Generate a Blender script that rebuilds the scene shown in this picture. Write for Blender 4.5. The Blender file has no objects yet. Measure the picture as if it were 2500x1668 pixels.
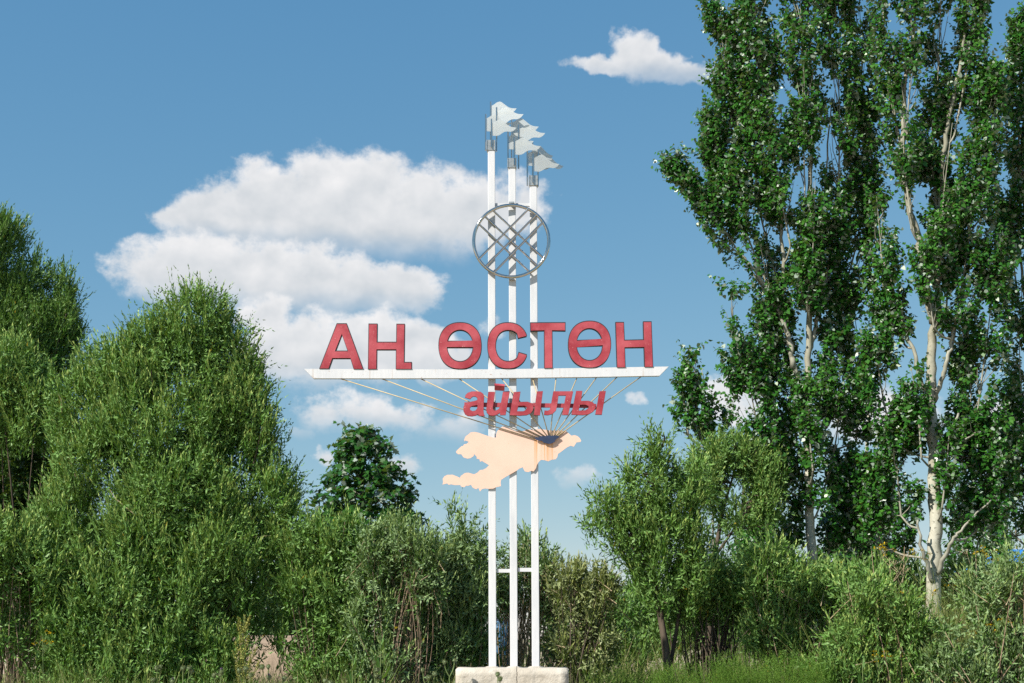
import bpy, bmesh, math, random
import numpy as np
from mathutils import Vector, Matrix
from mathutils.geometry import tessellate_polygon

S = bpy.context.scene
COL = S.collection
R = math.radians
random.seed(7)
RNG = np.random.default_rng(11)

# ------------------------------------------------------------------ camera
F_PX = 3472.0                  # focal length in photo pixels (photo 2500 x 1668)
PITCH = R(7.5)
HORIZON = 1560.0               # photo row of the horizon
CAM_Z = 1.6
PPY = HORIZON - F_PX * math.tan(PITCH)
cam_d = bpy.data.cameras.new('camera')
cam = bpy.data.objects.new('camera', cam_d)
COL.objects.link(cam)
cam.location = (0, 0, CAM_Z)
cam.rotation_euler = (R(90) + PITCH, 0, 0)
cam_d.sensor_width = 36.0
cam_d.lens = F_PX / 2500.0 * 36.0
cam_d.shift_y = (PPY - 834.0) / 2500.0
cam_d.clip_start = 0.1
cam_d.clip_end = 3000
S.camera = cam

def ray(px, py):
    xc = (px - 1250.0) / F_PX
    yc = (PPY - py) / F_PX
    return (xc, math.cos(PITCH) - yc * math.sin(PITCH), math.sin(PITCH) + yc * math.cos(PITCH))

def W(px, py, Y):
    d = ray(px, py)
    t = Y / d[1]
    return Vector((t * d[0], Y, CAM_Z + t * d[2]))

def mpp(Y):                    # metres per photo pixel at depth Y
    return Y / F_PX * 1.01

# ------------------------------------------------------------------ world, sun, exposure
SUN_AZ = R(52)                 # sun stands behind the camera, to the left
SUN_EL = R(41)
sx, sy, sz = -math.sin(SUN_AZ) * math.cos(SUN_EL), -math.cos(SUN_AZ) * math.cos(SUN_EL), math.sin(SUN_EL)
sun_d = bpy.data.lights.new('sun', 'SUN')
sun_d.energy = 5.0
sun_d.angle = R(0.55)
sun_d.color = (1.0, 0.94, 0.84)
sun = bpy.data.objects.new('sun', sun_d)
COL.objects.link(sun)
sun.rotation_euler = Vector((-sx, -sy, -sz)).to_track_quat('-Z', 'Y').to_euler()
sun.location = (-30, -30, 40)

world = bpy.data.worlds.new('World')
S.world = world
world.use_nodes = True

EXPOSURE = 0.58
CLOUD = 10.0                   # sky radiance 10 x 0.1 = display white before exposure

class NT:
    """small helper to write node trees as expressions"""
    def __init__(self, tree):
        self.t = tree
    def n(self, kind, **kw):
        nd = self.t.nodes.new(kind)
        for k, v in kw.items():
            setattr(nd, k, v)
        return nd
    def set(self, sock, v):
        if isinstance(v, bpy.types.NodeSocket):
            self.t.links.new(v, sock)
        else:
            sock.default_value = v
    def m(self, op, a, b=None, c=None, clamp=False):
        nd = self.n('ShaderNodeMath', operation=op, use_clamp=clamp)
        for i, v in enumerate((a, b, c)):
            if v is not None:
                self.set(nd.inputs[i], v)
        return nd.outputs[0]
    def vm(self, op, a, b=None):
        nd = self.n('ShaderNodeVectorMath', operation=op)
        self.set(nd.inputs[0], a)
        if b is not None:
            self.set(nd.inputs[1], b)
        return nd.outputs[0]
    def xyz(self, x, y, z):
        nd = self.n('ShaderNodeCombineXYZ')
        for i, v in enumerate((x, y, z)):
            self.set(nd.inputs[i], v)
        return nd.outputs[0]
    def noise(self, vec, scale, detail=4, rough=0.5, out=0, dist=0.0):
        nd = self.n('ShaderNodeTexNoise')
        if vec is not None:
            self.set(nd.inputs['Vector'], vec)
        nd.inputs['Scale'].default_value = scale
        nd.inputs['Detail'].default_value = detail
        nd.inputs['Roughness'].default_value = rough
        nd.inputs['Distortion'].default_value = dist
        return nd.outputs[out]
    def ramp(self, fac, stops, interp='LINEAR'):
        nd = self.n('ShaderNodeValToRGB')
        cr = nd.color_ramp
        cr.interpolation = interp
        while len(cr.elements) < len(stops):
            cr.elements.new(0.5)
        for e, (p, c) in zip(cr.elements, stops):
            e.position = p
            e.color = (c, c, c, 1) if not isinstance(c, tuple) else (*c, 1)
        self.set(nd.inputs[0], fac)
        return nd.outputs[0]
    def sstep(self, x, a, b):
        nd = self.n('ShaderNodeMapRange', interpolation_type='SMOOTHSTEP')
        self.set(nd.inputs[0], x)
        nd.inputs[1].default_value = a
        nd.inputs[2].default_value = b
        return nd.outputs[0]
    def mix(self, fac, a, b, blend='MIX'):
        nd = self.n('ShaderNodeMix', data_type='RGBA', blend_type=blend)
        nd.clamp_result = False
        self.set(nd.inputs[0], fac)
        for s, v in ((nd.inputs[6], a), (nd.inputs[7], b)):
            self.set(s, v if isinstance(v, bpy.types.NodeSocket) else (*v, 1))
        return nd.outputs[2]

# cumulus banks from the farthest to the nearest; each: row of the lit top, row of the flat base, blobs (photo x, y, half width, half height, strength)
BANKS = [
    (372, 622, [(860, 520, 330, 158, 1.15), (1010, 530, 250, 150, 1.1), (700, 520, 200, 138, 1.1), (590, 545, 150, 128, 1.0), (490, 556, 90, 96, .95), (640, 600, 200, 50, .9), (415, 536, 60, 34, .8), (1130, 520, 160, 120, 1.0), (1235, 500, 120, 84, .62)]),
    (580, 770, [(460, 665, 190, 100, 1.1), (640, 690, 200, 104, 1.1), (790, 700, 170, 106, 1.1), (690, 740, 150, 60, .9), (900, 705, 150, 76, 1.05), (1000, 715, 110, 58, .95), (310, 668, 60, 20, .6)]),
    (750, 955, [(650, 770, 70, 56, .9), (730, 860, 150, 104, 1.05), (830, 850, 160, 100, 1.1), (940, 850, 130, 108, 1.1), (1030, 870, 110, 80, 1.0), (1100, 880, 60, 56, .8), (1200, 800, 42, 34, .5)]),
    (955, 1062, [(850, 1010, 140, 60, .7), (970, 1030, 150, 44, .55), (1110, 1045, 90, 50, .62), (735, 1060, 40, 20, .5)]),
    (70, 212, [(1552, 145, 66, 66, 1.0), (1600, 162, 80, 46, .95), (1670, 178, 100, 30, .95), (1460, 156, 96, 26, .85), (1760, 188, 100, 22, .85), (1990, 205, 60, 34, .5)]),
    (900, 1180, [(1400, 1160, 68, 32, .6), (1790, 980, 78, 70, .9), (975, 1140, 56, 38, .68), (795, 1112, 28, 18, .55), (1545, 972, 28, 18, .5), (2150, 1010, 180, 66, .75), (2480, 1020, 110, 56, .7), (735, 1240, 30, 54, .6)]),
]
def azel(px, py):
    v = Vector(ray(px, py)).normalized()
    return math.atan2(v.x, v.y), math.asin(v.z)

def blob(k, p, cx, cy, rx, ry, st):
    a0, e0 = azel(cx, cy)
    sx_, sy_ = F_PX / rx * math.cos(e0), F_PX / ry
    nd = k.n('ShaderNodeVectorMath', operation='MULTIPLY_ADD')
    k.set(nd.inputs[0], p)
    nd.inputs[1].default_value = (sx_, sy_, 0)
    nd.inputs[2].default_value = (-a0 * sx_, -e0 * sy_, 0)
    dt = k.n('ShaderNodeVectorMath', operation='DOT_PRODUCT')
    k.set(dt.inputs[0], nd.outputs[0]); k.set(dt.inputs[1], nd.outputs[0])
    return k.m('MULTIPLY_ADD', dt.outputs['Value'], -st, st)

def build_world():
    k = NT(world.node_tree)
    world.node_tree.nodes.clear()
    world.cycles.sampling_method = 'MANUAL'
    world.cycles.sample_map_resolution = 512
    out = k.n('ShaderNodeOutputWorld')
    bg = k.n('ShaderNodeBackground')
    bg.inputs[1].default_value = 0.1 / 2 ** EXPOSURE
    sky = k.n('ShaderNodeTexSky', sky_type='NISHITA')
    sky.sun_disc = False
    sky.sun_elevation = SUN_EL
    sky.sun_rotation = math.atan2(sx, sy)
    sky.altitude = 1600
    sky.air_density = 1.0
    sky.dust_density = 0.15
    sky.ozone_density = 1.0
    # film response of the blue: the same for every direction
    ss = k.n('ShaderNodeSeparateColor'); k.set(ss.inputs[0], sky.outputs[0])
    cc = k.n('ShaderNodeCombineColor')
    for i, (g_, a_) in enumerate(((0.90, .845), (0.57, .785), (0.34, .765))):
        k.set(cc.inputs[i], k.m('MULTIPLY', k.m('POWER', k.m('MULTIPLY', ss.outputs[i], .1), g_), a_ * 10))
    skyc = cc.outputs[0]
    tc = k.n('ShaderNodeTexCoord')
    sep = k.n('ShaderNodeSeparateXYZ')
    k.set(sep.inputs[0], tc.outputs['Generated'])
    az = k.m('ARCTAN2', sep.outputs[0], sep.outputs[1])
    el = k.m('ARCSINE', sep.outputs[2])
    p = k.xyz(az, el, 0.0)
    wn = k.noise(p, 34.0, 4, 0.55, out=1)
    wv = k.vm('MULTIPLY', k.vm('SUBTRACT', wn, (.5, .5, .5)), (.030, .024, 0))
    pw = k.vm('ADD', p, wv)
    sq = k.vm('MULTIPLY', p, (1, 1.15, 1))
    f0 = k.noise(sq, 46.0, 9, 0.62)
    g0 = k.noise(sq, 34.0, 3, 0.5)
    f1 = k.noise(k.vm('ADD', sq, (-.0045, .0095, 0)), 34.0, 3, 0.5)
    puff = k.m('SUBTRACT', g0, f1)
    fn = k.m('MULTIPLY', k.m('SUBTRACT', f0, 0.5), 1.9)
    colr = skyc
    def layer(colr, d, h, soft, top=(.92, .912, .915), low=(.655, .69, .725)):
        alpha = k.m('MULTIPLY', k.sstep(d, -.08, .66), soft)
        rim = k.m('SUBTRACT', 1.0, k.sstep(d, .05, .95))
        sh = k.m('MULTIPLY_ADD', h, .62, k.m('MULTIPLY_ADD', puff, 1.5, k.m('MULTIPLY_ADD', rim, .45, .06)), clamp=True)
        cc_ = k.mix(sh, tuple(x * CLOUD for x in low), tuple(x * CLOUD for x in top))
        return k.mix(k.m('MULTIPLY', alpha, .97), colr, cc_)
    for (yt, yb, blobs) in BANKS:
        tot = None
        for c in blobs:
            b = blob(k, pw, *c)
            tot = b if tot is None else k.m('SMOOTH_MAX', tot, b, 0.15)
        _, et = azel(900, yt)
        _, eb = azel(900, yb)
        h = k.n('ShaderNodeMapRange'); k.set(h.inputs[0], el)
        h.inputs[1].default_value = eb; h.inputs[2].default_value = et
        wob = k.m('MULTIPLY_ADD', k.m('SUBTRACT', g0, .5), .016, el)
        soft = k.sstep(wob, eb - .010, eb + .020)
        colr = layer(colr, k.m('ADD', tot, fn), h.outputs[0], soft)
    # the same kind of scattered cloud over the rest of the sky
    outside = k.m('MAXIMUM', k.sstep(k.m('ABSOLUTE', az), R(21), R(30)), k.sstep(el, R(27), R(34)))
    field = k.m('MULTIPLY_ADD', k.noise(k.xyz(az, k.m('MULTIPLY', el, 2.2), 3.1), 3.2, 2, 0.5), 5.0, -3.1)
    field = k.m('SUBTRACT', field, k.m('MULTIPLY', k.m('SUBTRACT', 1.0, outside), 6.0))
    colr = layer(colr, k.m('ADD', field, fn), .6, 1.0)
    k.set(bg.inputs[0], colr)
    k.t.links.new(bg.outputs[0], out.inputs[0])
build_world()

vs = S.view_settings
vs.view_transform = 'Standard'
vs.look = 'None'
vs.exposure = EXPOSURE
vs.gamma = 1.0
S.render.engine = 'CYCLES'
cy = S.cycles
cy.max_bounces = 5
cy.diffuse_bounces = 1
cy.glossy_bounces = 3
cy.transmission_bounces = 4
cy.transparent_max_bounces = 8
cy.use_denoising = False
cy.caustics_reflective = False
cy.caustics_refractive = False
cy.sample_clamp_indirect = 4.0

# ------------------------------------------------------------------ materials
def mat(name):
    m = bpy.data.materials.new(name)
    m.use_nodes = True
    k = NT(m.node_tree)
    b = m.node_tree.nodes['Principled BSDF']
    return m, k, b

def coords(k, which='Object'):
    return k.n('ShaderNodeTexCoord').outputs[which]

def geo_pos(k):
    return k.n('ShaderNodeNewGeometry').outputs['Position']

def add_bump(k, b, h, strength=0.3, dist=0.01):
    nd = k.n('ShaderNodeBump')
    nd.inputs['Strength'].default_value = strength
    nd.inputs['Distance'].default_value = dist
    k.set(nd.inputs['Height'], h)
    k.set(b.inputs['Normal'], nd.outputs[0])

def leaf_mat(name, dark, mid, light, under=None, trans=0.35, rough=0.45, odd=(0.35, 0.27, 0.03), odd_at=0.985, spec=0.18):
    m, k, b = mat(name)
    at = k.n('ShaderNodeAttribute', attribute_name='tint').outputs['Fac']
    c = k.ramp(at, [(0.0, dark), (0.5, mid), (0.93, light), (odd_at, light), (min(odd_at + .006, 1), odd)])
    tcol = k.mix(0.5, c, (0.30, 0.42, 0.03), 'MIX')
    if under:
        bf = k.n('ShaderNodeNewGeometry').outputs['Backfacing']
        c = k.mix(bf, c, under)
    k.set(b.inputs['Base Color'], c)
    b.inputs['Roughness'].default_value = rough
    b.inputs['Specular IOR Level'].default_value = spec
    tr = k.n('ShaderNodeBsdfTranslucent')
    k.set(tr.inputs[0], k.mix(1.0, tcol, (.75, .75, .75), 'MULTIPLY'))
    mx = k.n('ShaderNodeMixShader')
    mx.inputs[0].default_value = trans
    k.t.links.new(b.outputs[0], mx.inputs[1])
    k.t.links.new(tr.outputs[0], mx.inputs[2])
    k.t.links.new(mx.outputs[0], m.node_tree.nodes['Material Output'].inputs[0])
    return m

def bark_mat(name, c1, c2, scale=9, stretch=0.25, rough=0.85, marks=None):
    m, k, b = mat(name)
    p = geo_pos(k)
    q = k.vm('MULTIPLY', p, (1, 1, stretch))
    n = k.noise(q, scale, 6, 0.6)
    c = k.mix(k.sstep(n, .32, .68), c1, c2)
    if marks:
        q2 = k.vm('MULTIPLY', p, (1, 1, 1.6))
        n2 = k.noise(q2, 14, 4, 0.55)
        z = k.n('ShaderNodeSeparateXYZ')
        k.set(z.inputs[0], p)
        c = k.mix(k.m('MULTIPLY', k.sstep(n2, .56, .66), .75), c, marks)
        c = k.mix(k.sstep(z.outputs[2], 4.5, 8.0), c, k.mix(n, (.18, .175, .125), (.31, .30, .23)))
    k.set(b.inputs['Base Color'], c)
    b.inputs['Roughness'].default_value = rough
    b.inputs['Specular IOR Level'].default_value = 0.2
    add_bump(k, b, n, 0.6, 0.02)
    return m

M = {}
M['willow'] = leaf_mat('willow_leaf', (.026, .10, .010), (.105, .23, .034), (.45, .57, .17), under=(.17, .31, .085), trans=.22, rough=.45)
M['willow_grey'] = leaf_mat('grey_willow_leaf', (.034, .11, .018), (.12, .235, .052), (.40, .51, .18), under=(.23, .34, .15), trans=.2, rough=.45)
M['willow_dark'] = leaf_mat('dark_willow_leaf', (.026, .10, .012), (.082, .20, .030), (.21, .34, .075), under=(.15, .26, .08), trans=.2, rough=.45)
M['willow_dry'] = leaf_mat('dry_willow_leaf', (.08, .14, .025), (.20, .26, .066), (.38, .39, .14), under=(.30, .35, .16), trans=.22, rough=.42)
M['poplar'] = leaf_mat('poplar_leaf', (.015, .08, .011), (.035, .14, .018), (.095, .25, .034), under=(.32, .40, .32), trans=.24, rough=.32, odd=(.13, .24, .03), spec=.3)
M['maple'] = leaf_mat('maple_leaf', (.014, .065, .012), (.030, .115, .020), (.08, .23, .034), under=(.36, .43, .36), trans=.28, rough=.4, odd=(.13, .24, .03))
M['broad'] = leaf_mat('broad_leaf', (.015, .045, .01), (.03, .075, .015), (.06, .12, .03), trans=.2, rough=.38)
M['far'] = leaf_mat('far_leaf', (.045, .10, .035), (.075, .14, .055), (.12, .19, .075), trans=.25, rough=.6)
M['feather'] = leaf_mat('feathery_weed_leaf', (.05, .13, .014), (.11, .22, .03), (.22, .34, .06), trans=.3, rough=.6)
M['grass'] = leaf_mat('grass_blade', (.10, .18, .03), (.19, .26, .06), (.36, .36, .15), trans=.33, rough=.55, odd=(.55, .46, .25), odd_at=.80)
M['weed'] = leaf_mat('weed_leaf', (.05, .15, .03), (.09, .21, .045), (.14, .27, .07), trans=.32)
M['thistle'] = leaf_mat('thistle_leaf', (.20, .27, .14), (.28, .34, .19), (.38, .42, .25), trans=.15)
M['dock'] = leaf_mat('dock_seed', (.36, .38, .09), (.46, .47, .14), (.55, .54, .19), trans=.2, rough=.7, odd=(.5, .42, .12))
M['yellow'] = leaf_mat('yellow_petal', (.55, .38, .01), (.65, .45, .015), (.72, .52, .03), trans=.2, rough=.6, odd=(.6, .4, .02))
M['purple'] = leaf_mat('purple_floret', (.30, .14, .38), (.42, .22, .50), (.55, .36, .60), trans=.2, rough=.7, odd=(.6, .4, .6))
M['bark_willow'] = bark_mat('willow_bark', (.10, .075, .05), (.25, .19, .13))
M['bark_twig'] = bark_mat('twig_bark', (.17, .11, .075), (.36, .27, .19), 14)
M['bark_dark'] = bark_mat('dark_bark', (.05, .04, .03), (.13, .10, .075))
M['bark_poplar'] = bark_mat('poplar_bark', (.35, .34, .26), (.52, .505, .42), 5, .4, .7, marks=(.13, .12, .09))
M['bark_limb'] = bark_mat('poplar_limb_bark', (.22, .215, .165), (.36, .35, .285), 6, .4, .7)
M['stalk'] = bark_mat('dry_stalk', (.30, .22, .13), (.46, .37, .24), 14)
M['green_stem'] = bark_mat('green_stem', (.10, .15, .05), (.18, .23, .09), 14)

def paint_white(name, rust=False, zdirt=None):
    m, k, b = mat(name)
    p = geo_pos(k)
    base = k.mix(k.sstep(k.noise(k.vm('MULTIPLY', p, (9, 9, .9)), 4, 5, .6), .35, .7), (.615, .625, .65), (.665, .67, .69))
    gr = k.noise(k.vm('MULTIPLY', p, (1, 1, .35)), 2.6, 4, .6)
    base = k.mix(k.m('MULTIPLY', k.sstep(gr, .5, .74), .32), base, (.40, .425, .47))
    spk = k.noise(p, 90, 2, .5)
    base = k.mix(k.m('MULTIPLY', k.sstep(spk, .70, .74), .6), base, (.42, .30, .2))
    if rust:
        st = k.noise(k.vm('MULTIPLY', p, (22, 1, .5)), 1.0, 3, .55)
        lo = k.noise(k.vm('MULTIPLY', p, (1.7, 1, 1)), 1.3, 2, .5)
        f = k.m('MULTIPLY', k.sstep(st, .60, .74), k.sstep(lo, .45, .6))
        base = k.mix(k.m('MULTIPLY', f, .8), base, (.40, .25, .12))
        sp2 = k.noise(k.vm('MULTIPLY', p, (1, 1, 2)), 24, 3, .6)
        base = k.mix(k.m('MULTIPLY', k.sstep(sp2, .67, .72), .8), base, (.33, .16, .07))
    k.set(b.inputs['Base Color'], base)
    b.inputs['Roughness'].default_value = .42
    add_bump(k, b, k.noise(k.vm('MULTIPLY', p, (3, 3, 1)), 2.2, 3, .5), .25, .01)
    return m
M['white'] = paint_white('white_post_paint')
M['beam'] = paint_white('white_beam_paint', True)

def red_mat():
    m, k, b = mat('red_sign_paint')
    p = geo_pos(k)
    n = k.noise(p, 2.6, 4, .55)
    n2 = k.noise(p, 9, 4, .6)
    c = k.mix(k.sstep(n, .3, .7), (.29, .026, .040), (.47, .088, .108))
    c = k.mix(k.m('MULTIPLY', k.sstep(n2, .5, .75), .35), c, (.50, .13, .15))
    sp = k.noise(p, 70, 2, .5)
    c = k.mix(k.m('MULTIPLY', k.sstep(sp, .72, .75), .8), c, (.75, .55, .5))
    k.set(b.inputs['Base Color'], c)
    b.inputs['Roughness'].default_value = .48
    b.inputs['Specular IOR Level'].default_value = .35
    add_bump(k, b, n2, .25, .01)
    return m
M['red'] = red_mat()

def flat(name, col, rough=.5, metal=0.0, var=.25, scale=6, spec=.5):
    m, k, b = mat(name)
    p = geo_pos(k)
    n = k.noise(p, scale, 5, .6)
    c2 = tuple(x * (1 - var) for x in col)
    k.set(b.inputs['Base Color'], k.mix(k.sstep(n, .3, .7), c2, col))
    b.inputs['Roughness'].default_value = rough
    b.inputs['Metallic'].default_value = metal
    b.inputs['Specular IOR Level'].default_value = spec
    return m
M['rim'] = flat('letter_side_paint', (.03, .022, .026), .6)
M['rim_red'] = flat('small_letter_side_paint', (.16, .03, .035), .6)
M['steel'] = flat('polished_steel', (.55, .545, .53), .09, 1.0, .08, 20)
M['capsteel'] = flat('brushed_steel_cap', (.62, .61, .58), .38, .85, .3, 25)
M['ray'] = flat('gold_ray_paint', (.50, .40, .23), .45, 0, .2, 30)
M['lake'] = flat('blue_lake_paint', (.026, .045, .105), .5, 0, .3, 12)
M['blue_roof'] = flat('blue_roof_sheet', (.03, .22, .62), .45, 0, .15, 2)
M['tank'] = flat('faded_blue_plastic', (.05, .15, .28), .5, 0, .2, 4)
M['house_wall'] = flat('house_wall_plaster', (.62, .60, .56), .8, 0, .15, 2)
M['glass'] = flat('dark_window_glass', (.04, .05, .06), .1, 0, .1, 2)

def flag_mat():
    m, k, b = mat('frosted_flag_sheet')
    p = geo_pos(k)
    n = k.noise(k.vm('MULTIPLY', p, (1, 1, 5)), 12, 4, .6)
    b.inputs['Roughness'].default_value = .35
    k.set(b.inputs['Base Color'], k.mix(n, (.62, .66, .68), (.74, .77, .78)))
    tr = k.n('ShaderNodeBsdfTranslucent')
    tr.inputs[0].default_value = (.8, .86, .88, 1)
    tp = k.n('ShaderNodeBsdfTransparent')
    m1 = k.n('ShaderNodeMixShader'); m1.inputs[0].default_value = .42
    m2 = k.n('ShaderNodeMixShader'); m2.inputs[0].default_value = .24
    L = k.t.links.new
    L(b.outputs[0], m1.inputs[1]); L(tr.outputs[0], m1.inputs[2])
    L(m1.outputs[0], m2.inputs[1]); L(tp.outputs[0], m2.inputs[2])
    L(m2.outputs[0], m.node_tree.nodes['Material Output'].inputs[0])
    return m
M['flag'] = flag_mat()

SIGN_Y = 19.3
def map_mat():
    m, k, b = mat('peach_map_paint')
    p = geo_pos(k)
    n = k.noise(p, 3, 4, .55)
    c = k.mix(k.sstep(n, .3, .7), (.74, .50, .40), (.79, .545, .44))
    # rust run-off below the lake plate
    a = W(1303, 1078, SIGN_Y); e = W(1352, 1130, SIGN_Y)
    sp = k.n('ShaderNodeSeparateXYZ'); k.set(sp.inputs[0], p)
    tot = None
    for px, w, s in ((1306, 3.2, .8), (1310, 2.6, 1.0), (1329.5, 2.6, .95), (1336, 3.2, 1.0), (1339, 4.5, .7), (1348, 3.2, .9), (1322, 6, .3), (1343, 8, .35)):
        x0 = W(px, 1100, SIGN_Y).x
        ww = w * mpp(SIGN_Y)
        wob = k.m('MULTIPLY_ADD', k.m('SUBTRACT', k.noise(p, 9, 2, .5), .5), .012, sp.outputs[0])
        t = k.m('SUBTRACT', 1.0, k.m('ABSOLUTE', k.m('DIVIDE', k.m('SUBTRACT', wob, x0), ww)), clamp=True)
        t = k.m('MULTIPLY', t, s)
        tot = t if tot is None else k.m('MAXIMUM', tot, t)
    zt = W(1330, 1076, SIGN_Y).z; zb = W(1330, 1132, SIGN_Y).z
    fz = k.n('ShaderNodeMapRange')
    k.set(fz.inputs[0], sp.outputs[2])
    fz.inputs[1].default_value = zb - .06; fz.inputs[2].default_value = zt
    fz.inputs[3].default_value = .25; fz.inputs[4].default_value = 1.0
    below = k.m('LESS_THAN', sp.outputs[2], zt + .03)
    f = k.m('MULTIPLY', k.m('MULTIPLY', tot, fz.outputs[0]), below)
    c = k.mix(k.m('MULTIPLY', f, 1.0, clamp=True), c, (.60, .27, .045))
    spk = k.noise(p, 26, 2, .5)
    c = k.mix(k.m('MULTIPLY', k.sstep(spk, .735, .75), .6), c, (.62, .30, .14))
    k.set(b.inputs['Base Color'], c)
    b.inputs['Roughness'].default_value = .55
    return m
M['map'] = map_mat()

def concrete_mat():
    m, k, b = mat('weathered_cream_concrete')
    p = geo_pos(k)
    n = k.noise(p, 3.2, 6, .6)
    c = k.mix(k.sstep(n, .3, .7), (.46, .415, .35), (.56, .52, .455))
    g = k.noise(k.vm('MULTIPLY', p, (1, 1, 2.6)), 3.4, 5, .62)
    c = k.mix(k.m('MULTIPLY', k.sstep(g, .52, .68), .5), c, (.27, .25, .215))
    dr = k.noise(k.vm('MULTIPLY', p, (26, 1, 2)), 1.0, 3, .6)
    c = k.mix(k.m('MULTIPLY', k.sstep(dr, .64, .72), .35), c, (.28, .26, .22))
    # one crack running down the front
    sp = k.n('ShaderNodeSeparateXYZ'); k.set(sp.inputs[0], p)
    x0 = W(1262, 1650, SIGN_Y).x
    wob = k.m('MULTIPLY_ADD', k.m('SUBTRACT', k.noise(k.xyz(0, 0, sp.outputs[2]), 9, 4, .6), .5), .07, sp.outputs[0])
    cr = k.sstep(k.m('ABSOLUTE', k.m('SUBTRACT', wob, x0)), .007, .002)
    c = k.mix(k.m('MULTIPLY', cr, .8), c, (.10, .08, .06))
    k.set(b.inputs['Base Color'], c)
    b.inputs['Roughness'].default_value = .9
    b.inputs['Specular IOR Level'].default_value = .15
    h = k.m('SUBTRACT', k.noise(p, 6, 6, .65), k.m('MULTIPLY', cr, .4))
    add_bump(k, b, h, .7, .04)
    return m
M['concrete'] = concrete_mat()

def ground_mat():
    m, k, b = mat('dry_earth_ground')
    p = geo_pos(k)
    n = k.noise(p, .12, 6, .6)
    n2 = k.noise(p, 3.5, 6, .65)
    c = k.mix(k.sstep(n2, .3, .7), (.34, .25, .17), (.50, .39, .28))
    gr = k.mix(k.sstep(n2, .3, .7), (.07, .11, .03), (.15, .19, .06))
    c = k.mix(k.sstep(n, .50, .56), c, gr)
    k.set(b.inputs['Base Color'], c)
    b.inputs['Roughness'].default_value = .95
    add_bump(k, b, n2, .5, .05)
    return m
M['ground'] = ground_mat()
M['road'] = flat('pale_dirt_track', (.36, .265, .185), .95, 0, .3, 1.5, .1)

# ------------------------------------------------------------------ object helpers
def tag(o, label=None, cat=None, group=None, kind=None):
    for k_, v in (('label', label), ('category', cat), ('group', group), ('kind', kind)):
        if v:
            o[k_] = v
    return o

def empty(name, loc, label=None, cat=None, group=None):
    o = bpy.data.objects.new(name, None)
    o.empty_display_size = .2
    o.location = loc
    COL.objects.link(o)
    return tag(o, label, cat, group)

def link(name, me, parent=None, material=None):
    if material is not None:
        me.materials.append(material)
    o = bpy.data.objects.new(name, me)
    COL.objects.link(o)
    if parent is not None:
        o.parent = parent
        pm = world_mat(parent)
        o.matrix_parent_inverse = pm.inverted()
    return o

def world_mat(o):
    m_ = Matrix.LocRotScale(o.location, o.rotation_euler, o.scale)
    if o.parent:
        m_ = world_mat(o.parent) @ o.matrix_parent_inverse @ m_
    return m_

class MB:
    def __init__(self):
        self.v, self.f, self.t = [], [], []
    def add(self, verts, faces):
        o = len(self.v)
        self.v += [tuple(x) for x in verts]
        self.f += [tuple(i + o for i in f) for f in faces]
    def box(self, c, s):
        x, y, z = c; a, b, d = s[0] / 2, s[1] / 2, s[2] / 2
        self.add([(x - a, y - b, z - d), (x + a, y - b, z - d), (x + a, y + b, z - d), (x - a, y + b, z - d),
                  (x - a, y - b, z + d), (x + a, y - b, z + d), (x + a, y + b, z + d), (x - a, y + b, z + d)],
                 [(0, 3, 2, 1), (4, 5, 6, 7), (0, 1, 5, 4), (1, 2, 6, 5), (2, 3, 7, 6), (3, 0, 4, 7)])
    def tube(self, pts, rad, sides=6, caps=True):
        pts = [Vector(p) for p in pts]
        n = len(pts)
        if not hasattr(rad, '__len__'):
            rad = [rad] * n
        o = len(self.v)
        ref = Vector((0.31, 0.9, 0.2)).normalized()
        for i, p in enumerate(pts):
            d = (pts[min(i + 1, n - 1)] - pts[max(i - 1, 0)]).normalized()
            a = d.cross(ref)
            if a.length < 1e-4:
                a = d.cross(Vector((1, 0, 0)))
            a.normalize()
            b = d.cross(a)
            for s in range(sides):
                an = 2 * math.pi * s / sides
                self.v.append(tuple(p + (a * math.cos(an) + b * math.sin(an)) * rad[i]))
        for i in range(n - 1):
            for s in range(sides):
                s2 = (s + 1) % sides
                self.f.append((o + i * sides + s, o + i * sides + s2, o + (i + 1) * sides + s2, o + (i + 1) * sides + s))
        if caps:
            self.f.append(tuple(o + s for s in range(sides))[::-1])
            self.f.append(tuple(o + (n - 1) * sides + s for s in range(sides)))
    def build(self, name, material, parent=None, smooth=False):
        me = bpy.data.meshes.new(name)
        me.from_pydata(self.v, [], self.f)
        if smooth:
            me.polygons.foreach_set('use_smooth', [True] * len(me.polygons))
        me.update()
        return link(name, me, parent, material)

def curve(pts, n=10):
    """Catmull-Rom through the points"""
    pts = [Vector(p) for p in pts]
    if len(pts) == 2:
        return [pts[0].lerp(pts[1], i / n) for i in range(n + 1)]
    P = [pts[0] * 2 - pts[1]] + pts + [pts[-1] * 2 - pts[-2]]
    out = []
    for i in range(1, len(P) - 2):
        for j in range(n):
            t = j / n
            a, b, c, d = P[i - 1], P[i], P[i + 1], P[i + 2]
            out.append(0.5 * ((2 * b) + (c - a) * t + (2 * a - 5 * b + 4 * c - d) * t * t + (3 * b - a - 3 * c + d) * t ** 3))
    out.append(pts[-1])
    return out

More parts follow.
